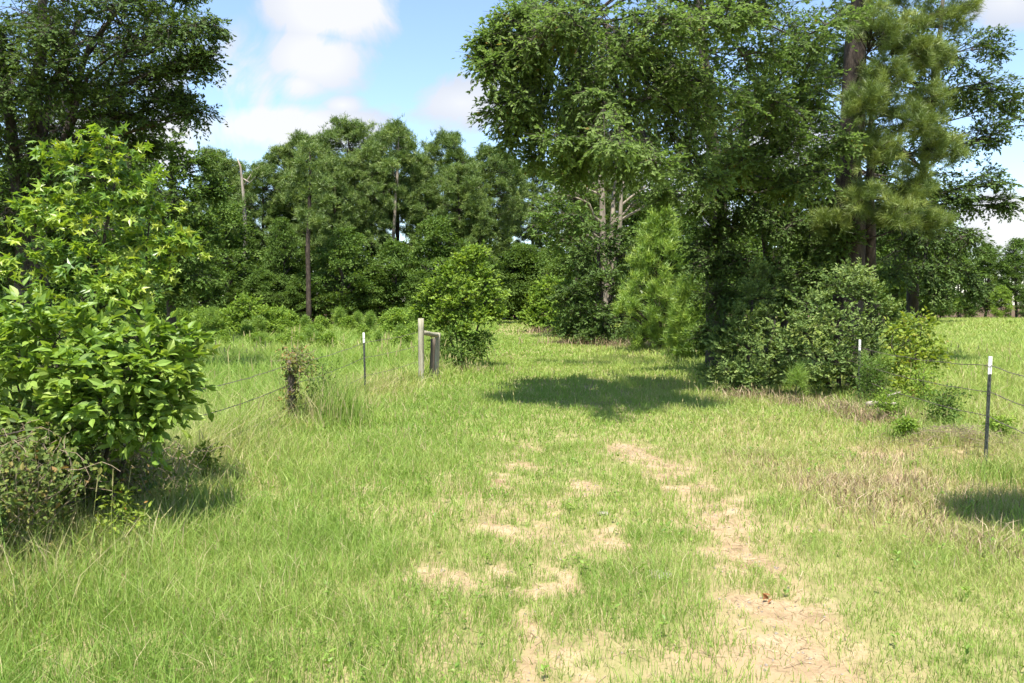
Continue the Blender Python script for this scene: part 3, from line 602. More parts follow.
free_tree('understory_tree', 'shaded low oak under the big crown, left of the thick pine trunk', 'tree', 323,
    [[(770, gy_(20), 20, .16), (768, 290, 20, .12), (760, 220, 20, .05)], [(772, gy_(20), 20, .1), (795, 280, 20, .07), (810, 230, 20, .03)]],
    [(720, 225, 19.5, 28), (755, 205, 19.5, 30), (790, 225, 19, 30), (740, 260, 19, 30), (705, 265, 19, 24), (775, 265, 19, 28), (815, 210, 20, 26), (830, 200, 20, 24), (800, 178, 19.5, 26), (760, 172, 19.5, 26), (725, 185, 19.5, 24), (838, 240, 18.3, 18), (700, 245, 19.5, 24), (820, 275, 18.3, 20), (715, 300, 18.5, 26), (750, 300, 18.5, 26), (790, 295, 18.5, 24), (815, 250, 19.5, 22), (712, 335, 18, 18), (735, 340, 18, 24)],
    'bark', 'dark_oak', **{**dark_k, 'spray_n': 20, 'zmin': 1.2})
mk = dict(spray_n=16, tw=8, tw_leaf=11, tl=.3, tw_up=.55, leaf_n=2, leaf_s=.066, nj=.45, tmpl=DIAMOND, flat=.7, up=.5, zmin=.2, twig=.006, limb_k=.012, tips=.35, tilt=1.0)
free_tree('myrtle_shrub', 'large rounded grey green shrub at the foot of the thick pine trunk', 'shrub', 330,
    [[(840, gy_(15.3), 15.3, .05), (838, 350, 15.3, .035), (845, 300, 15.3, .015)], [(835, gy_(15.3), 15.3, .05), (815, 350, 15, .03), (800, 320, 15, .015)], [(842, gy_(15.4), 15.4, .05), (865, 350, 15.5, .03), (880, 310, 15.6, .015)]],
    [(840, 290, 15.3, 24), (865, 300, 15.5, 24), (815, 305, 15, 24), (885, 320, 15.5, 22), (840, 325, 14.8, 26), (800, 330, 14.7, 24), (868, 345, 15, 24), (825, 355, 14.5, 22), (790, 350, 14.6, 18), (895, 350, 15.6, 18), (855, 375, 14.8, 18), (820, 380, 14.5, 14), (880, 375, 15.2, 16), (855, 275, 15.8, 14), (795, 375, 14.7, 12), (905, 330, 15.8, 12)],
    'bark', 'myrtle', trunk_name='stem', crown_name='foliage', **mk)
free_tree('myrtle_shrub', 'smaller darker shrub left of the rounded grey green shrub', 'shrub', 331,
    [[(750, gy_(15.8), 15.8, .05), (748, 350, 15.8, .035), (752, 300, 15.8, .015)], [(752, gy_(15.8), 15.8, .04), (770, 350, 15.5, .03), (775, 320, 15.5, .015)]],
    [(755, 300, 15.8, 20), (735, 325, 15.5, 22), (770, 325, 15.4, 20), (750, 345, 15.2, 24), (720, 350, 15.6, 18), (775, 355, 15.2, 18), (735, 375, 15.2, 18), (765, 380, 15, 16), (712, 375, 15.6, 14), (750, 390, 15, 12), (760, 275, 16, 12), (730, 393, 15.1, 10)],
    'bark', 'myrtle', trunk_name='stem', crown_name='foliage', **{**mk, 'spray_n': 14})
free_tree('sassafras_shrub', 'yellowish shrub with some reddish leaves right of the grey green shrub', 'shrub', 332,
    [[(915, gy_(13.6), 13.6, .025), (916, 360, 13.6, .018), (922, 325, 13.6, .006)], [(914, gy_(13.6), 13.6, .02), (900, 370, 13.5, .012), (892, 345, 13.5, .005)]],
    [(920, 325, 13.6, 12), (908, 340, 13.5, 14), (930, 340, 13.7, 12), (915, 355, 13.4, 14), (935, 358, 13.6, 10), (900, 362, 13.4, 10), (922, 378, 13.3, 12), (905, 385, 13.2, 10), (895, 330, 13.6, 8), (925, 398, 13, 9)],
    'bark', 'yellow', spray_n=12, spray_r=.13, leaf_n=17, leaf_s=.075, tmpl=QUADLEAF, flat=.7, zmin=.2, twig=.004, limb_k=.008, tips=.15, trunk_name='stem', crown_name='foliage')
make('pine_sapling', 'little pine sapling beside the farther right fence post', 'sapling', gpos(878, 13.4), *plant(333, [[(0, 0, -.05, .012), (0, 0, .85, .005)]],
     [((.1 * math.cos(i * 2.4), .1 * math.sin(i * 2.4), .2 + .07 * i), (.1, .1, .12)) for i in range(11)], spray_n=4, spray_r=.06, leaf_n=4, leaf_s=.17, needle=16, needle_w=.005, flat=1, zmin=.1, twig=.003, limb_k=.01),
     MAT['bark'], MAT['pine_bright'], local=True)
make('pine_sapling', 'tiny pine sapling in the shade left of the farther right fence post', 'sapling', gpos(797, 13.8), *plant(334, [[(0, 0, -.05, .01), (0, 0, .6, .004)]],
     [((.07 * math.cos(i * 2.4), .07 * math.sin(i * 2.4), .3 + .06 * i), (.08, .08, .1)) for i in range(6)], spray_n=4, spray_r=.05, leaf_n=4, leaf_s=.16, needle=16, needle_w=.005, flat=1, zmin=.1, twig=.003, limb_k=.01),
     MAT['bark'], MAT['pine_bright'], local=True)

# --- right field: far tree line
RT = [(1016, 236, 100, 3, 'hw', 'tallest broadleaf tree of the line beyond the right field'), (985, 246, 102, 0, 'hw', 'rounded broadleaf tree of the line beyond the right field, left of the tallest'),
      (958, 255, 98, 0, 'hw', 'broadleaf tree beyond the right field, nearest the big dark oak'), (1040, 245, 103, 2, 'p', 'pine beyond the right field cut by the picture edge'),
      (1000, 285, 97, 2, 'hw', 'low bright broadleaf tree at the foot of the far right tree line'), (970, 290, 96, 1, 'hw', 'low dark broadleaf tree at the foot of the far right tree line'),
      (1024, 288, 97, 1, 'hw', 'low dark broadleaf tree at the far right tree line by the picture edge'), (1070, 250, 100, 3, 'hw', 'broadleaf tree beyond the right field outside the picture edge'),
      (940, 272, 96, 1, 'hw', 'low broadleaf tree beyond the right field behind the yellowish shrub')]
for px, py, d, v_, k_, lab in RT:
    (far_hw if k_ == 'hw' else far_pine)(v_, px, d, top(py, d), lab)
for px in (640, 665, 685, 700, 722, 740, 760, 780, 805, 830, 850, 870, 890, 905, 930):
    far_hw(int(rng.integers(0, 2)), px, 66 + rng.uniform(0, 26), rng.uniform(9, 12.5), 'tree glimpsed through the foliage behind the big oaks', 'trees glimpsed behind the big oaks', 1.2)
for px, d in ((985, 108), (1010, 112), (960, 112), (930, 106), (1040, 110), (1075, 108), (890, 104), (850, 102)):
    far_pine(int(rng.integers(0, 4)), px, d, rng.uniform(8.5, 10.5), 'pine at the back of the far right tree line', 'pines at the back of the far right tree line')

# --- left: big oak, tree behind it
free_tree('oak_tree', 'big dark oak overhanging the top left corner on several stems', 'tree', 340,
    [[(42, gy_(18), 18, .25), (40, 250, 18, .21), (40, 150, 18, .18), (48, 60, 18, .12), (60, -60, 18, .05)],
     [(24, gy_(17.7), 17.7, .16), (22, 200, 17.7, .13), (14, 100, 17.7, .1), (0, 0, 17.5, .04)],
     [(46, 200, 18, .12), (76, 130, 18.3, .09), (90, 60, 18.3, .06), (130, 10, 17.5, .03)],
     [(44, 160, 18, .1), (58, 90, 18.3, .07), (90, 20, 18.5, .04)]],
    [(30, 20, 21, 50), (90, 40, 21, 48), (150, 50, 21, 44), (60, 90, 21.5, 44), (120, 100, 21, 36), (0, 80, 21, 44), (165, 15, 20, 40), (30, 150, 22, 40), (140, 5, 17, 40), (75, 85, 16.6, 34), (40, 95, 16.8, 34), (15, 95, 16.6, 34), (60, 60, 16.4, 34), (20, 150, 17, 28), (60, 165, 17.2, 28), (100, 170, 18, 26), (35, 190, 18, 28), (75, 200, 19, 28), (-10, 60, 16.8, 34), (110, 190, 20, 24), (105, 115, 17, 28), (60, 130, 19.5, 26), (90, 140, 18, 24), (30, 160, 19, 26), (215, 60, 17, 14), (200, 115, 17.5, 16), (150, 148, 18.5, 18), (60, 35, 16.5, 48), (125, 25, 16.5, 48), (180, 30, 16.5, 36), (212, 28, 17, 20), (150, 80, 17, 36), (195, 72, 17, 22), (100, 85, 18, 30), (165, 118, 18, 26), (130, 120, 18.5, 24), (20, 50, 17, 38), (-20, 110, 17, 40), (90, -40, 16.5, 55), (30, -70, 17, 55), (160, -30, 17, 42), (-30, 20, 18, 50), (195, -10, 18, 24),
     (8, 215, 17, 30), (-30, 190, 17, 36), (95, 160, 20, 24), (130, 155, 20, 20), (70, 10, 20, 44), (130, 60, 20, 36), (10, 120, 21, 34), (70, 110, 21, 30), (185, 100, 18, 14), (20, 262, 18, 30), (-40, 250, 18, 35)],
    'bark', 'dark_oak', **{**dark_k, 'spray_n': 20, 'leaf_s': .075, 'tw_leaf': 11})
free_tree('broadleaf_tree', 'mid green tree behind the sweetgum, below the dark oak crown', 'tree', 341,
    [[(172, gy_(32), 32, .2), (172, 250, 32, .15), (175, 160, 32, .06)]],
    [(172, 150, 32, 28), (200, 165, 32, 22), (150, 180, 32, 28), (190, 195, 31.5, 28), (165, 215, 31, 28), (205, 230, 32, 22), (180, 250, 31, 26), (150, 250, 32, 26), (200, 275, 31.5, 22), (165, 285, 31, 24), (135, 150, 33, 26), (120, 200, 33, 30), (220, 190, 32.5, 14), (90, 180, 33, 30), (60, 200, 33, 30)],
    'bark', 'hardwood', spray_n=22, tw=10, tw_leaf=9, tl=.6, leaf_n=2, leaf_s=.14, zmin=1.5, up=1.0, tips=.2)
for px, d, H, i in ((-60, 34, 9, 1), (30, 38, 9, 1), (75, 40, 8.5, 0), (120, 42, 8, 1), (-20, 44, 10, 0)):
    far_hw(i, px, d, H, 'shaded tree behind the sweetgum and dark oak at far left', 'shaded trees behind the sweetgum at far left', 1.2)

# --- bright sapling and dark shrub by the wooden posts
free_tree('sapling_tree', 'bright green bushy sapling beside the wooden fence posts', 'tree', 350,
    [[(462, gy_(21.5), 21.5, .05), (461, 320, 21.5, .035), (466, 270, 21.5, .012)], [(460, gy_(21.5), 21.5, .04), (445, 320, 21.5, .025), (440, 290, 21.5, .01)], [(463, gy_(21.6), 21.6, .04), (480, 320, 21.6, .025), (488, 290, 21.6, .01)]],
    [(465, 268, 21.5, 13), (450, 280, 21.3, 15), (482, 282, 21.5, 14), (466, 295, 21, 18), (437, 293, 21.5, 14), (490, 302, 21.5, 13), (430, 306, 21.6, 12), (450, 312, 21, 16), (480, 318, 21, 14), (495, 316, 21.6, 9), (425, 318, 21.8, 9), (474, 258, 21.6, 7), (440, 325, 21.2, 12), (465, 333, 20.9, 14)],
    'bark', 'light', spray_n=14, tw=8, tw_leaf=8, tl=.38, tw_up=.55, leaf_n=2, leaf_s=.085, tmpl=QUADLEAF, flat=.5, zmin=.4, twig=.006, limb_k=.012, tips=.3)
free_tree('dark_shrub', 'small dark green shrub under the bright sapling', 'shrub', 351,
    [[(458, gy_(20.8), 20.8, .03), (457, 350, 20.8, .02), (457, 330, 20.8, .01)]],
    [(455, 335, 20.8, 13), (470, 340, 20.8, 13), (440, 343, 20.8, 10), (462, 353, 20.5, 11), (478, 350, 20.8, 9), (448, 356, 20.5, 8), (485, 338, 21, 8)],
    'bark', 'hardwood', spray_n=18, spray_r=.15, leaf_n=30, leaf_s=.075, flat=.7, zmin=.1, twig=.004, limb_k=.01, trunk_name='stem', crown_name='foliage')

# --- left field bushes and saplings
free_tree('field_bush', 'light green leafy bush in the field before the far wood', 'bush', 360,
    [[(252, gy_(38), 38, .05), (252, 325, 38, .03), (250, 305, 38, .015)]],
    [(248, 306, 38, 13), (262, 316, 37.8, 14), (238, 318, 37.8, 13), (252, 328, 37.4, 16), (272, 328, 37.8, 11), (232, 330, 37.8, 11), (262, 338, 37.3, 12), (243, 338, 37.3, 12), (280, 336, 37.6, 8)],
    'bark', 'light', spray_n=16, tw=8, tw_leaf=9, tl=.5, tw_up=.4, leaf_n=2, leaf_s=.13, flat=.6, zmin=.2, twig=.006, trunk_name='stem', crown_name='foliage', tips=.2)
sb = make('field_shrub', 'x', 'shrub', (0, 0, 0), *hardwood_parts(370, 1.5, .8, .15, 16, spray_n=9, spray_r=.17, leaf_n=18, leaf_s=.15, flat=.7, twig=.005), MAT['bark'], MAT['light'], trunk_name='stem', crown_name='foliage')
sp = make('pine_sapling', 'x', 'sapling', (0, 0, 0), *plant(371, [[(0, 0, -.05, .03), (0, 0, 1.6, .008)]],
     [((.3 * (1 - i / 16) * math.cos(i * 2.4), .3 * (1 - i / 16) * math.sin(i * 2.4), .25 + .09 * i), (.2, .2, .2)) for i in range(15)], spray_n=5, spray_r=.14, leaf_n=5, leaf_s=.24, needle=9, needle_w=.022, flat=1, zmin=.1, twig=.006, limb_k=.02),
     MAT['bark'], MAT['pine_bright'])
first = {sb.name, sp.name}
r2 = np.random.default_rng(12)
for i in range(110):
    d = r2.uniform(34, 52) if i < 78 else r2.uniform(28, 35); px = r2.uniform(150, 428) if i < 66 else r2.uniform(20, 150) if i < 78 else r2.uniform(190, 415)
    src = sb if r2.random() < .5 else sp; s_ = r2.uniform(.6, 1.15) * (.95 if d > 40 else .75 if d > 35 else .5)
    nm = 'shrub' if src is sb else 'pine sapling'
    lab, gr = (f'bright green {nm} in the strip of young growth before the far wood', f'{nm}s in the field strip before the far wood')
    loc = gpos(px, d)
    if src.name in first:
        first.discard(src.name); src.location = loc; src.scale = (s_,) * 3; tag(src, lab, None, gr)
    else: dup(src, loc, r2.uniform(0, 6.28), s_, lab, gr)

# --- near left: sweetgum sapling, beautyberry, vine tangle
free_tree('sweetgum_sapling', 'tall sweetgum sapling with star shaped leaves and yellow green tips at left', 'tree', 380,
    [[(78, 520, 6.6, .035), (82, 400, 6.6, .028), (100, 270, 6.6, .02), (125, 160, 6.6, .006)], [(76, 520, 6.6, .028), (60, 400, 6.6, .02), (50, 300, 6.6, .014), (30, 225, 6.6, .005)], [(82, 520, 6.7, .025), (120, 380, 6.8, .018), (145, 280, 6.8, .01), (155, 200, 6.8, .005)]],
    [(135, 160, 6.6, 20), (110, 152, 6.5, 12), (95, 175, 6.5, 18), (130, 195, 6.5, 24), (152, 212, 6.7, 13), (62, 200, 6.5, 13), (70, 160, 6.5, 6), (52, 225, 6.4, 20), (90, 225, 6.4, 24), (112, 240, 6.8, 16), (38, 218, 6.4, 9), (28, 265, 6.3, 22), (65, 262, 6.3, 24), (100, 265, 6.3, 24),
     (140, 270, 6.5, 18), (10, 280, 6.3, 20), (50, 295, 6.2, 22), (85, 300, 6.2, 22), (120, 300, 6.4, 20), (168, 248, 6.7, 7), (188, 245, 6.7, 4), (158, 272, 6.6, 9), (146, 235, 6.9, 12), (138, 300, 6.9, 16), (110, 330, 6.9, 26), (60, 330, 6.9, 24), (-15, 250, 6.4, 20), (-25, 290, 6.3, 24)],
    'bark', 'gum', spray_n=7, tw=4, tw_leaf=5, tl=.26, tw_up=.25, leaf_n=2, leaf_s=.1, tmpl=STAR, flat=.6, up=.6, zmin=1.2, twig=.003, limb_k=.009, tips=.5, tilt=.8, droop=.35, squash=.9)
free_tree('beautyberry_shrub', 'broad leafy beautyberry shrub under the sweetgum sapling at left', 'shrub', 381,
    [[(70, 530, 6.0, .02), (60, 440, 6.0, .014), (50, 350, 5.9, .006)], [(85, 530, 6.1, .02), (110, 430, 6.0, .014), (140, 350, 5.9, .006)], [(95, 530, 6.1, .018), (125, 450, 6.1, .012), (165, 390, 6, .005)], [(60, 530, 6.1, .018), (30, 440, 6.1, .012), (10, 360, 6, .005)], [(78, 530, 6.1, .018), (85, 430, 6.2, .012), (90, 330, 6.2, .005)]],
    [(60, 335, 5.8, 30), (100, 330, 5.8, 28), (135, 335, 5.9, 26), (155, 345, 6.0, 20), (178, 360, 6.1, 12), (30, 320, 5.8, 26), (80, 365, 5.6, 28), (120, 370, 5.6, 28), (155, 375, 5.8, 24), (172, 388, 6.0, 12), (50, 370, 5.7, 24), (15, 350, 5.8, 24), (100, 400, 5.6, 24), (135, 405, 5.7, 22), (165, 405, 5.9, 16), (70, 400, 5.8, 20), (180, 338, 6.2, 8), (110, 425, 5.7, 14), (145, 430, 5.8, 12), (-10, 330, 5.9, 26), (0, 385, 5.9, 22), (80, 440, 5.7, 14), (45, 420, 5.7, 14)],
    'bark', 'beauty', spray_n=9, tw=4, tw_leaf=7, tl=.27, tw_up=.12, leaf_n=2, leaf_s=.088, tmpl=OVAL, flat=.5, up=.8, zmin=.35, twig=.003, limb_k=.008, tips=.35, tilt=.7, droop=.2, squash=.85, trunk_name='stem', crown_name='foliage')

def tangle(seed, centers, n, step, steps, rad, spread):
    r_ = np.random.default_rng(seed); mb = MB(); tips_ = []
    for i in range(n):
        c, h = centers[r_.integers(len(centers))]
        p = np.array(c) + r_.normal(0, 1, 3) * spread; p[2] = max(.02, r_.uniform(0, h * .5))
        d = nrm(np.array((r_.normal(0, .5), r_.normal(0, .5), r_.uniform(.4, 1.5)))); path = [p]
        for k in range(steps):
            d = nrm(d + r_.normal(0, .35, 3) + np.array((0, 0, .25 if path[-1][2] < h * .8 else -.7)))
            path.append(path[-1] + d * step)
        path = np.array(path); path[:, 2] = np.maximum(path[:, 2], .01)
        mb.sticks(path[:-1], path[1:], rad * r_.uniform(.5, 1.4), rad * .7, 4); tips_.append(path[1:])
    return mb, np.concatenate(tips_), r_
def vine(name, label, seed, centers, n, step, steps, rad, spread, leaf_k, leaf_s, leaf='vine'):
    mb, tp, r_ = tangle(seed, centers, n, step, steps, rad, spread)
    b = np.array(centers[0][0], float); b[2] = ground_z(b[0], b[1])
    t_ = thing(name, label, 'vine', b)
    mb.build('stem', MAT['stick'], t_, False, b)
    k = int(len(tp) * leaf_k); q = tp[r_.integers(0, len(tp), k)] + r_.normal(0, .025, (k, 3)); q[:, 2] = np.maximum(q[:, 2], .03)
    cb = MB(); cb.leaves(q, nrm(r_.normal(0, 1, (k, 3))), nrm(r_.normal(0, .6, (k, 3)) + UP + np.array((0, -.5, 0))), leaf_s * r_.uniform(.6, 1.3, k), OVAL, np.clip(r_.normal(.5, .25, k), 0, 1))
    cb.build('foliage', MAT[leaf], t_, False, b)
    return t_
vine('vine_tangle', 'brown tangle of dry vines with sparse small leaves at lower left', 390,
     [(Wp(20, 540, 5.9), 1.15), (Wp(45, 540, 5.8), 1.1), (Wp(0, 540, 5.7), 1.2), (Wp(60, 530, 6.0), .8), (Wp(-25, 540, 5.8), 1.2), (Wp(105, 520, 6.3), .5), (Wp(5, 560, 5.2), .95), (Wp(-20, 560, 5.0), 1.1), (Wp(25, 560, 5.3), .7)], 260, .075, 12, .0022, .11, 3.2, .045)
vine('hanging_vine', 'dry brown stems hanging in the shade under the beautyberry shrub', 391,
     [(Wp(118, 512, 6.6), .7), (Wp(132, 508, 6.7), .6)], 90, .07, 13, .003, .2, .6, .045)

# ------------------------------------------------------------------ fences
def t_post(px, d, H, label, lean=0.0):
    b = np.array(gpos(px, d)); t_ = thing('fence_post', label, 'fence post', b, None)
    R_ = np.array([[math.cos(lean), 0, math.sin(lean)], [0, 1, 0], [-math.sin(lean), 0, math.cos(lean)]])
    m = MB(); zw = H - .19
    m.box(R_ @ (0, 0, zw / 2 - .15), (.036, .005, zw + .3), R_); m.box(R_ @ (0, .0175, zw / 2 - .15), (.006, .028, zw + .3), R_)
    for k in range(int(zw / .055)): m.box(R_ @ (0, -.0055, .05 + k * .055), (.012, .006, .018), R_)
    m.build('steel_shaft', MAT['steel'], t_)
    m = MB(); m.box(R_ @ (0, 0, zw + .095), (.037, .006, .19), R_); m.box(R_ @ (0, .018, zw + .095), (.007, .029, .19), R_)
    for k in range(3): m.box(R_ @ (0, -.0058, zw + .03 + k * .055), (.012, .006, .018), R_)
    m.build('white_tip', MAT['white'], t_)
    for k, z in enumerate((H - .12, H - .42, H - .72)):
        c = MB(); a = np.linspace(0, 2 * np.pi, 9)
        c.tube(np.array([R_ @ (.024 * math.cos(q), .02 * math.sin(q) + .008, z + .003 * i) for i, q in enumerate(a)]), .0022, 5)
        c.build('wire_clip', MAT['wire'], t_)
    return b
TPl = t_post(365, 14.7, 1.24, 'dark steel fence post with white tip on the left fence', -.02)
TPr1 = t_post(989, 8.44, 1.18, 'nearest dark steel fence post with white tip on the right fence', .02)
TPr2 = t_post(860, 13.9, 1.16, 'farther white tipped steel post before the grey green shrub on the right fence')

def wood_post(name, label, px, d, H, r, lean, mat, seed):
    rg = np.random.default_rng(seed); b = np.array(gpos(px, d)); z = np.linspace(-.2, H, 9)
    m = MB(); m.tube([(lean[0] * max(q, 0) / H, lean[1] * max(q, 0) / H, q) for q in z], r * (1 + rg.normal(0, .025, 9)), 14, wob=.02, rng=rg)
    o = m.build(name, MAT[mat], None, True); o.location = tuple(b); tag(o, label, 'fence post')
    return b
PA = wood_post('wooden_post', 'tall upright pale wooden post, left end of the H shaped fence brace', 421, 16.8, 1.46, .062, (.0, 0), 'post', 1)
PB = wood_post('wooden_post', 'shorter leaning wooden post, right end of the H shaped fence brace', 435, 18.4, 1.12, .075, (.05, .03), 'post', 2)
PC = wood_post('wooden_post', 'dark rotten post stump standing between the two pale brace posts', 431, 17.7, 1.0, .055, (.05, .0), 'dark_post', 3)
m = MB(); a = PA + (.04, .05, 1.16); c = PB + (.05, .03, 1.05)
m.tube(np.linspace(a, c, 5), [.05, .052, .05, .053, .05], 10, wob=.02, rng=np.random.default_rng(4))
tag(m.build('brace_rail', MAT['post'], origin=(a + c) / 2, smooth=True), 'short round rail joining the tops of the two pale wooden posts', 'rail')
VP = wood_post('vine_post', 'dark old fence post wrapped in vines on the left fence', 290, 11.1, .98, .05, (.01, 0), 'dark_post', 5)
r_ = np.random.default_rng(44); t_ = thing('vine', 'yellowing vine and dry twigs wrapped round the dark left fence post', 'vine', VP)
m = MB(); lf = []
for k in range(7):
    a0 = r_.uniform(0, 6.28); q = np.linspace(0, 1, 26)
    p = np.stack([VP[0] + (.06 + .01 * k / 7) * np.cos(a0 + q * 9), VP[1] + (.06 + .01 * k / 7) * np.sin(a0 + q * 9), VP[2] + q * r_.uniform(.7, 1.05)], 1) + r_.normal(0, .008, (26, 3))
    m.sticks(p[:-1], p[1:], .005, .005, 4); lf.append(p)
for k in range(60):   # bushy dry head leaning to the right
    p = [VP + np.array((0.03, 0, .85)) + r_.normal(0, .05, 3)]; d = nrm(np.array((r_.uniform(-.2, 1.0), r_.normal(0, .6), r_.uniform(-.2, .9))))
    for j in range(7): d = nrm(d + r_.normal(0, .35, 3)); p.append(p[-1] + d * .06)
    p = np.array(p); m.sticks(p[:-1], p[1:], .0028, .0022, 3); lf.append(p)
m.build('stem', MAT['stick'], t_, False, VP); lf = np.concatenate(lf)
k = 850; q = lf[r_.integers(0, len(lf), k)] + r_.normal(0, .02, (k, 3)); m = MB()
m.leaves(q, nrm(r_.normal(0, 1, (k, 3))), nrm(r_.normal(0, .7, (k, 3)) + (0, -.6, .7)), r_.uniform(.03, .07, k), OVAL, np.clip(r_.normal(.65, .3, k), 0, 1))
m.build('foliage', MAT['vine'], t_, False, VP)

def wire(label, pts, seed):
    rg = np.random.default_rng(seed); m = MB(); path = []
    for a, b in zip(pts[:-1], pts[1:]):
        a = np.array(a); b = np.array(b); L_ = np.linalg.norm(b - a)
        for q in np.linspace(0, 1, 14)[:-1]: path.append(a + (b - a) * q - np.array((0, 0, .035 * L_ / 4 * 4 * q * (1 - q))))
    path.append(np.array(pts[-1])); path = np.array(path)
    path[1:-1] += rg.normal(0, .004, (len(path) - 2, 3))
    m.sticks(path[:-1], path[1:], .0042, .0042, 5)
    seg = np.linalg.norm(np.diff(path, axis=0), axis=1); tot = seg.sum(); cs = np.concatenate([[0], np.cumsum(seg)])
    s_ = np.arange(.06, tot, .13); c = np.stack([np.interp(s_, cs, path[:, i]) for i in range(3)], 1)
    for sg in (1, -1):
        dv = nrm(rg.normal(0, 1, c.shape)) * .017
        m.sticks(c - dv, c + dv, .002, .001, 3)
    o = m.build('barbed_wire', MAT['wire'], origin=pts[0]); tag(o, label, 'wire')
L0 = np.array((-3.3, 4.0, 0)); L1 = np.array((-3.25, 7.4, 0))
for i, (z, nm) in enumerate(((.90, 'top'), (.62, 'middle'), (.28, 'lowest'))):
    wire(f'{nm} barbed wire strand of the left fence, from the shrub to the wooden posts',
         [L0 + (0, 0, z + .05), L1 + (0, 0, z), VP + (-.06, -.03, z), TPl + (0, -.02, z + .16), PA + (-.08, -.02, z + .26)], 60 + i)
RE = np.array((4.25, 5.2, 0))
for i, (z, nm) in enumerate(((1.08, 'top'), (.80, 'middle'), (.54, 'lowest'))):
    wire(f'{nm} barbed wire strand of the right fence, running past both white tipped posts',
         [RE + (0, 0, z), TPr1 + (.02, -.02, z), TPr2 + (0, -.02, z - .06), np.array((6.9, 18.5, z))], 70 + i)

# ------------------------------------------------------------------ small things on the ground
rg = np.random.default_rng(5)
m = MB(); a = Wp(868, 403, 12.6); c = Wp(898, 403, 12.2); a[2] = .17; c[2] = .24
m.tube(np.linspace(a, c, 7) + rg.normal(0, .012, (7, 3)), [.045, .05, .048, .04, .043, .036, .025], 8, wob=.08, rng=rg)
m.tube([c * .6 + a * .4, c * .5 + a * .5 + (.1, -.05, .14), c * .4 + a * .6 + (.3, -.1, .2)], [.03, .02, .008], 6)
tag(m.build('fallen_branch', MAT['dead'], origin=a, smooth=True), 'grey lichen covered fallen branch by the farther right post', 'branch')
def stone(px, py, d, s, label, seed):
    rq = np.random.default_rng(seed); b = Wp(px, py, d); b[2] = ground_z(b[0], b[1]) + .005
    th = np.linspace(0, np.pi, 8); m = MB()
    path = [b + np.array((0, 0, -math.cos(q) * s[2])) for q in th]
    m.tube(path, [max(.002, math.sin(q)) * s[0] for q in th], 12, wob=.09, rng=rq)
    tag(m.build('stone', MAT['rock'], origin=b, smooth=True), label, 'stone')
stone(660, 578, 5.1, (.095, .06, .022), 'flat grey stone lying in the grass strip between the ruts', 1)
stone(604, 517, 6.6, (.05, .04, .02), 'small grey stone at the top of the left bare patch', 2)
m = MB(); b = Wp(776, 600, 4.72); b[2] = ground_z(b[0], b[1]) + .025
for k in range(4):
    m.leaves(b[None] + rg.normal(0, .02, (1, 3)) * (1, 1, .3), nrm(rg.normal(0, 1, (1, 3)) * (1, 1, .3)), nrm(rg.normal(0, .6, (1, 3)) + UP), np.array([.05]), OVAL, .3)
lm = leaf_mat('dead_leaf', [(0, (.2, .085, .035)), (1, (.3, .14, .06))], .2, .7, .2)
tag(m.build('dead_leaf', lm, origin=b), 'curled rust brown dead leaf on the right sandy rut', 'leaf')

# ------------------------------------------------------------------ grass
BLADE = (np.array([(-.5, 0), (.5, 0), (-.36, .5), (.36, .5), (0, 1.)]), [(0, 1, 3, 2), (2, 3, 4)])
def blades(mb, x, y, h, wd, lean, tint, rg, z=None):
    n = len(x); a = rg.uniform(0, 2 * np.pi, n); f = rg.uniform(0, 2 * np.pi, n)
    base = np.stack([x, y, ground_z(x, y) - .006 if z is None else z], 1)
    sx = np.stack([np.cos(f), np.sin(f), 0 * f], 1); ld = np.stack([np.cos(a), np.sin(a), 0 * a], 1)
    w_ = (wd * .5)[:, None] * sx * 2
    m1 = base + ld * (h * lean * .28)[:, None] + UP * (h * .55)[:, None]
    t1 = base + ld * (h * lean)[:, None] + UP * (h * (1 - .35 * np.minimum(lean, 1.5) ** 2 * .5))[:, None]
    V = np.stack([base - w_ * .5, base + w_ * .5, m1 - w_ * .38, m1 + w_ * .38, t1], 1)
    mb.inst(V, BLADE[1], tint)
def height(x, y):
    L_ = xl(y); R_ = xr(y)
    tr = .085 + .12 * np.clip((.3 - x) / 2.6, 0, 1) * (y < 40) + .03 * np.clip((y - 12) / 10, 0, 1) + .03 * np.clip((x - 2) / 2, 0, 1)
    fd = np.where(x < L_, .42, .26)
    inside = np.clip(np.minimum((x - L_) / .5, (R_ - x) / .8) + .5, 0, 1)
    h = tr * inside + fd * (1 - inside)
    h = h + .07 * np.exp(-((x - L_) / .45) ** 2) * (y < 24) + .07 * gauss(x, y, .95, 5.2, .3, 1.2)
    return h * (.55 + .9 * fbm(x, y, 1.1, 51))
gmb = MB(); rg = np.random.default_rng(99)
RINGS = [(3.0, 6, 4800, .0038), (6, 10, 2500, .006), (10, 16, 1100, .0105), (16, 26, 440, .018), (26, 45, 140, .034), (45, 110, 22, .07)]
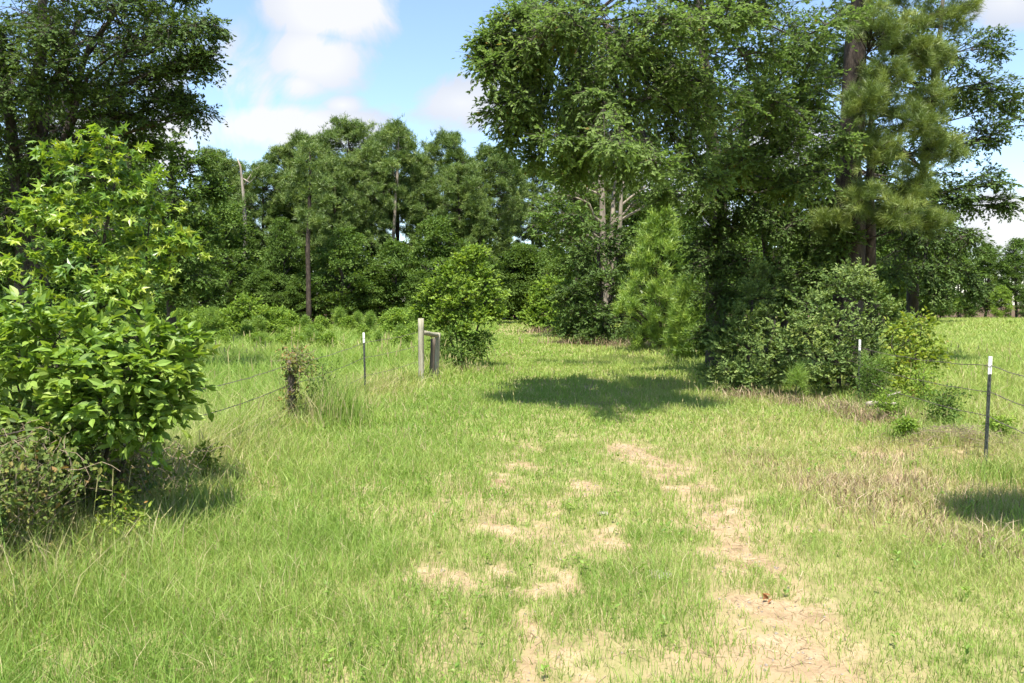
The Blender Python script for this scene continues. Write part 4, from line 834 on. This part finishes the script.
for d0, d1, dens_, wd in RINGS:
    dd0 = d0 if d0 > 3 else 2.0
    area = .72 * (d1 ** 2 - dd0 ** 2) + 4.4 * (d1 - dd0)
    n = int(area * dens_); y = np.sqrt(rg.uniform(dd0 ** 2, d1 ** 2, n)); x = rg.uniform(-1, 1, n) * (.72 * y + 2.2)
    b_ = bare(x, y); cl = fbm(x, y, 3.2, 61, 3)
    keep = rg.random(n) < (1 - .8 * np.clip(b_ * 1.1, 0, 1)) * (1 - .42 * thin(x, y)) * np.clip(.35 + 1.5 * (cl - .25), .15, 1)
    keep &= ~((y > 58) & (x < -8)) & ~((y > 95) & (x < 20)) & ~(y > 100)
    x, y, b_, cl = x[keep], y[keep], b_[keep], cl[keep]; n = len(x)
    h = height(x, y) * rg.uniform(.5, 1.4, n) * (1 - .5 * b_) * (1 if d0 < 26 else 1.1)
    dr = dry(x, y)
    tint = .41 + .3 * (fbm(x, y, .5, 71) - .5) + .3 * (fbm(x, y, 2.2, 77, 2) - .5) + .1 * np.clip((x - 1.2) / 2, -1, 1) + .42 * dr * rg.random(n) + rg.normal(0, .1, n) + .15 * b_
    deadb = rg.random(n) < (.1 + .35 * dr + .4 * b_) * (1 if d0 < 16 else .25); tint = np.where(deadb, rg.uniform(.78, 1, n), np.clip(tint, 0, .8))
    blades(gmb, x, y, h, wd * rg.uniform(.6, 1.4, n), rg.uniform(.1, 1.1, n), tint, rg)
tag(gmb.build('grass', MAT['grass']), 'bright green grass covering track and fields', 'grass', kind='stuff')

# taller grass: stems near the left shrub, clump by the vine post, thatch, weeds
def clump(mb, cx, cy_, n, sx, sy, h0, h1, wd, lean, t0, t1, rg):
    x = rg.normal(cx, sx, n); y = rg.normal(cy_, sy, n)
    blades(mb, x, y, rg.uniform(h0, h1, n), wd * rg.uniform(.6, 1.3, n), rg.uniform(.1, lean, n), rg.uniform(t0, t1, n), rg)
m = MB(); clump(m, X(335, 11.2), 11.2, 420, .2, .22, .45, .95, .011, .5, .05, .55, rg); clump(m, X(322, 11), 11.0, 90, .22, .2, .5, .9, .009, .6, .8, 1, rg)
tag(m.build('grass_clump', MAT['grass'], origin=(X(335, 11.2), 11.2, 0)), 'tall green grass clump right of the vine wrapped post', 'grass clump')
m = MB()
for px, d, n, hh in ((20, 4.9, 260, .5), (60, 5.2, 240, .4), (110, 5.5, 240, .42), (150, 5.9, 240, .42), (185, 6.6, 220, .38), (215, 7.5, 200, .35), (-20, 4.4, 200, .6), (240, 9, 260, .4), (265, 10.4, 260, .42), (310, 11.5, 240, .4), (345, 13.4, 200, .26), (385, 15.6, 200, .24), (405, 17, 160, .24), (215, 10.5, 200, .5), (200, 9.5, 160, .6)):
    clump(m, X(px, d), d, n, .25, .25, hh * .4, hh, .006 + .0006 * d, .8, .1, 1, rg)
tag(m.build('tall_grass', MAT['grass']), 'rank tall grass and straw along the left fence line', 'grass', kind='stuff')
m = MB()
for px, d, n, hh in ((890, 8.6, 420, .15), (850, 7.4, 420, .17), (870, 6.8, 380, .18), (820, 7.8, 320, .13), (900, 7.6, 420, .17), (780, 8.4, 260, .12), (930, 7.2, 300, .2), (540, 49, 120, .7), (575, 35, 300, .7), (600, 33.5, 300, .6), (640, 31.5, 300, .6), (740, 14.6, 260, .35), (790, 13.8, 300, .35), (465, 20, 220, .35), (760, 9.0, 350, .12), (960, 9.6, 600, .16), (990, 9.7, 500, .18), (1015, 9.5, 500, .2), (930, 9.8, 500, .2), (880, 11.8, 500, .35), (905, 11.5, 400, .3), (845, 12.8, 400, .35), (990, 5.6, 260, .2), (960, 6.0, 200, .2), (700, 31, 400, .8), (675, 30, 400, .6), (715, 27, 300, .6)):
    clump(m, X(px, d), d, n, .28 if d < 20 else .8, .3, hh * .3, hh, .004 + .0006 * d, 1.3, .0, 1, rg)
tag(m.build('dry_weeds', MAT['brown']), 'brown dry weeds and straw along the right side of the track', 'weeds', kind='stuff')
m = MB(); n = 900; x = rg.normal(X(985, 9.3), .45, n); y = rg.normal(9.4, .35, n); z0 = ground_z(x, y)
A_ = np.stack([x, y, z0 + rg.uniform(.0, .18, n)], 1); B_ = A_ + rg.normal(0, .13, (n, 3)) * (1, 1, .35); B_[:, 2] = np.maximum(B_[:, 2], z0)
m.sticks(A_, B_, .003, .0015, 3)
tag(m.build('brush_pile', MAT['stick'], origin=(X(985, 9.3), 9.4, 0)), 'low heap of dry grey brush at the foot of the nearest right post', 'brush pile')
def weed(label, px, d, H, seed, leaf, n=16):
    B = [((rg.normal(0, .16 * H), rg.normal(0, .16 * H), H * (.25 + .7 * i / n)), (.13 * H,) * 3) for i in range(n)]
    make('weed_plant', label, 'plant', gpos(px, d), *plant(seed, [[(0, 0, -.02, .008), (0, 0, H * .9, .003)]], B, spray_n=4, spray_r=.09 * H + .02, leaf_n=12, leaf_s=.04, tmpl=OVAL, flat=.8, zmin=.03, twig=.002, limb_k=.006), MAT['bark'], MAT[leaf], local=True, trunk_name='stem', crown_name='foliage')
weed('low green weed beside the sand mound left of the nearest right post', 908, 9.7, 0.29, 401, 'light', 26)
weed('leafy weed at the right picture edge in the shade', 1010, 70.35, 0.35, 403, 'light', 26)
weed('yellow leaved weed in front of the vine tangle', 110, 5.6, .45, 405, 'yellow', 12)
weed('light leafy weed under the right side of the beautyberry', 205, 7.6, .4, 406, 'yellow', 12)
weed('green leafy sprout right of the vine wrapped post', 322, 11.4, 1.0, 407, 'hardwood', 14)
weed('low green weed below the fallen branch', 890, 11.6, .5, 408, 'light', 24)
weed('light green low plant in the shadow at the foot of the fluffy pine', 635, 28.5, .7, 409, 'light', 20)

# a shrub just outside the frame at right: its shade falls on the grass at the right edge
free_tree('holly_shrub', 'dense shrub just right of the picture, shading the grass at the right edge', 'shrub', 410,
    [[(1150, 520, 5.6, .05), (1145, 300, 5.6, .035), (1140, 120, 5.5, .015)]],
    [(1105, 60, 5.2, 42), (1085, 110, 5.3, 36), (1120, 140, 5.2, 50), (1165, 100, 5.4, 60), (1160, 230, 5.3, 60), (1200, 300, 5.4, 60), (1160, 350, 5.4, 50), (1100, 190, 5.6, 40), (1150, 20, 5.4, 50)],
    'bark', 'dark_oak', spray_n=24, spray_r=.16, leaf_n=40, leaf_s=.07, zmin=.3, twig=.005, trunk_name='stem', crown_name='foliage')
m = MB()
for px, d, n, hh in ((985, 8.0, 260, .22), (1010, 7.6, 260, .28), (960, 8.2, 160, .18), (905, 10.0, 300, .3), (885, 12.4, 300, .35), (925, 12.2, 300, .4), (1000, 6.6, 200, .22), (870, 13.2, 200, .4), (940, 11.0, 240, .3), (720, 15.3, 200, .3), (60, 4.2, 200, .35), (10, 4.3, 220, .4)):
    clump(m, X(px, d), d, n, .26, .26, hh * .4, hh, .004 + .0006 * d, .6, 0, .6, rg)
tag(m.build('verge_grass', MAT['grass']), 'fresh green grass tufts on the bank along the right fence', 'grass', kind='stuff')
weed('bushy green weed between the fallen branch and the yellowish shrub', 925, 12.6, .8, 411, 'light', 26)
weed('dark green weed on the bank behind the sand mound', 945, 11.0, .6, 412, 'hardwood', 26)
weed('tall leafy weed at the foot of the farther right post', 868, 13.2, .9, 413, 'hardwood', 26)
weed('pale weed right behind the nearest right post', 1003, 9.4, .4, 414, 'light', 22)
# straw and crumbs lying on the worn ground
m = MB(); n = 60000; y = np.sqrt(rg.uniform(9, 144, n)); x = rg.uniform(-1.8, 5.4, n)
k_ = rg.random(n) < np.clip(thin(x, y) * .8 + bare(x, y) * .5, 0, 1); x, y = x[k_], y[k_]; n = len(x)
p = np.stack([x, y, ground_z(x, y) + .004 + .008 * rg.random(n)], 1); d_ = rg.normal(0, 1, (n, 3)); d_[:, 2] *= .12
STRAW = (np.array([(0, -.03, 0), (1, -.02, 0), (1, .02, 0), (0, .03, 0)]), [(0, 1, 2, 3)])
m.leaves(p, nrm(d_), nrm(rg.normal(0, .35, (n, 3)) + UP), rg.uniform(.02, .085, n), STRAW, rg.uniform(0, 1, n))
tag(m.build('straw_litter', MAT['brown']), 'dry straw litter scattered over the worn wheel tracks', 'straw', kind='stuff')
m = MB(); n = 9000; y = np.sqrt(rg.uniform(9, 110, n)); x = rg.uniform(-1.6, 5.2, n)
k_ = rg.random(n) < bare(x, y); x, y = x[k_], y[k_]; n = len(x)
q_ = np.array([(1, 0, 0), (-.5, .8, 0), (-.5, -.8, 0), (0, 0, .8), (0, 0, -.6)]); sz = rg.uniform(.003, .013, n)
V_ = np.stack([x, y, ground_z(x, y) + .002], 1)[:, None] + q_[None] * sz[:, None, None] * rg.uniform(.6, 1.3, (n, 5, 1))
m.inst(V_, [(0, 1, 3), (1, 2, 3), (2, 0, 3), (1, 0, 4), (2, 1, 4), (0, 2, 4)], .5)
tag(m.build('pebbles', MAT['rock']), 'tiny pebbles and soil crumbs on the bare sand', 'pebbles', kind='stuff')
m = MB(); n = 3600; y = np.sqrt(rg.uniform(9, 200, n)); x = rg.uniform(-.75, .75, n) * y
k_ = (rg.random(n) < .3 + .7 * (fbm(x, y, .8, 91) > .52)) & (bare(x, y) < .15) & (thin(x, y) < .4); x, y = x[k_], y[k_]; n = len(x)
g_ = ground_z(x, y)
for j in range(6):
    a_ = rg.uniform(0, 6.28, n); el = rg.uniform(.15, .8, n)
    d_ = np.stack([np.cos(a_) * np.cos(el), np.sin(a_) * np.cos(el), np.sin(el)], 1)
    m.leaves(np.stack([x, y, g_ + rg.uniform(.02, .1, n)], 1), d_, nrm(UP + rg.normal(0, .3, (n, 3))), rg.uniform(.018, .045, n), OVAL, rg.uniform(.0, .7, n))
tag(m.build('broadleaf_weeds', MAT['beauty']), 'small broad leaved weeds growing through the grass', 'weeds', kind='stuff')
m = MB(); n = 2600; y = np.sqrt(rg.uniform(12, 700, n)); x = rg.uniform(-.72, .72, n) * y
k_ = (bare(x, y) < .3) & (rg.random(n) < np.where(x < xl(y) - .2, .12, np.where(x < .3, .7, .25))); x, y = x[k_], y[k_]; n = len(x)
A_ = np.stack([x, y, ground_z(x, y)], 1); H_ = height(x, y) * rg.uniform(1.3, 2.1, n)
B_ = A_ + np.stack([rg.normal(0, .14, n) * H_, rg.normal(0, .14, n) * H_, H_], 1)
wd_ = np.maximum(.0011, .0003 * y)
m.sticks(A_, B_, wd_, wd_ * .7, 3, .68); C_ = B_ + (B_ - A_) * .22
m.sticks(B_, C_, wd_ * 2.6, wd_, 4, .84)
tag(m.build('seed_stalks', MAT['grass']), 'thin pale seed stalks standing above the grass', 'grass', kind='stuff')
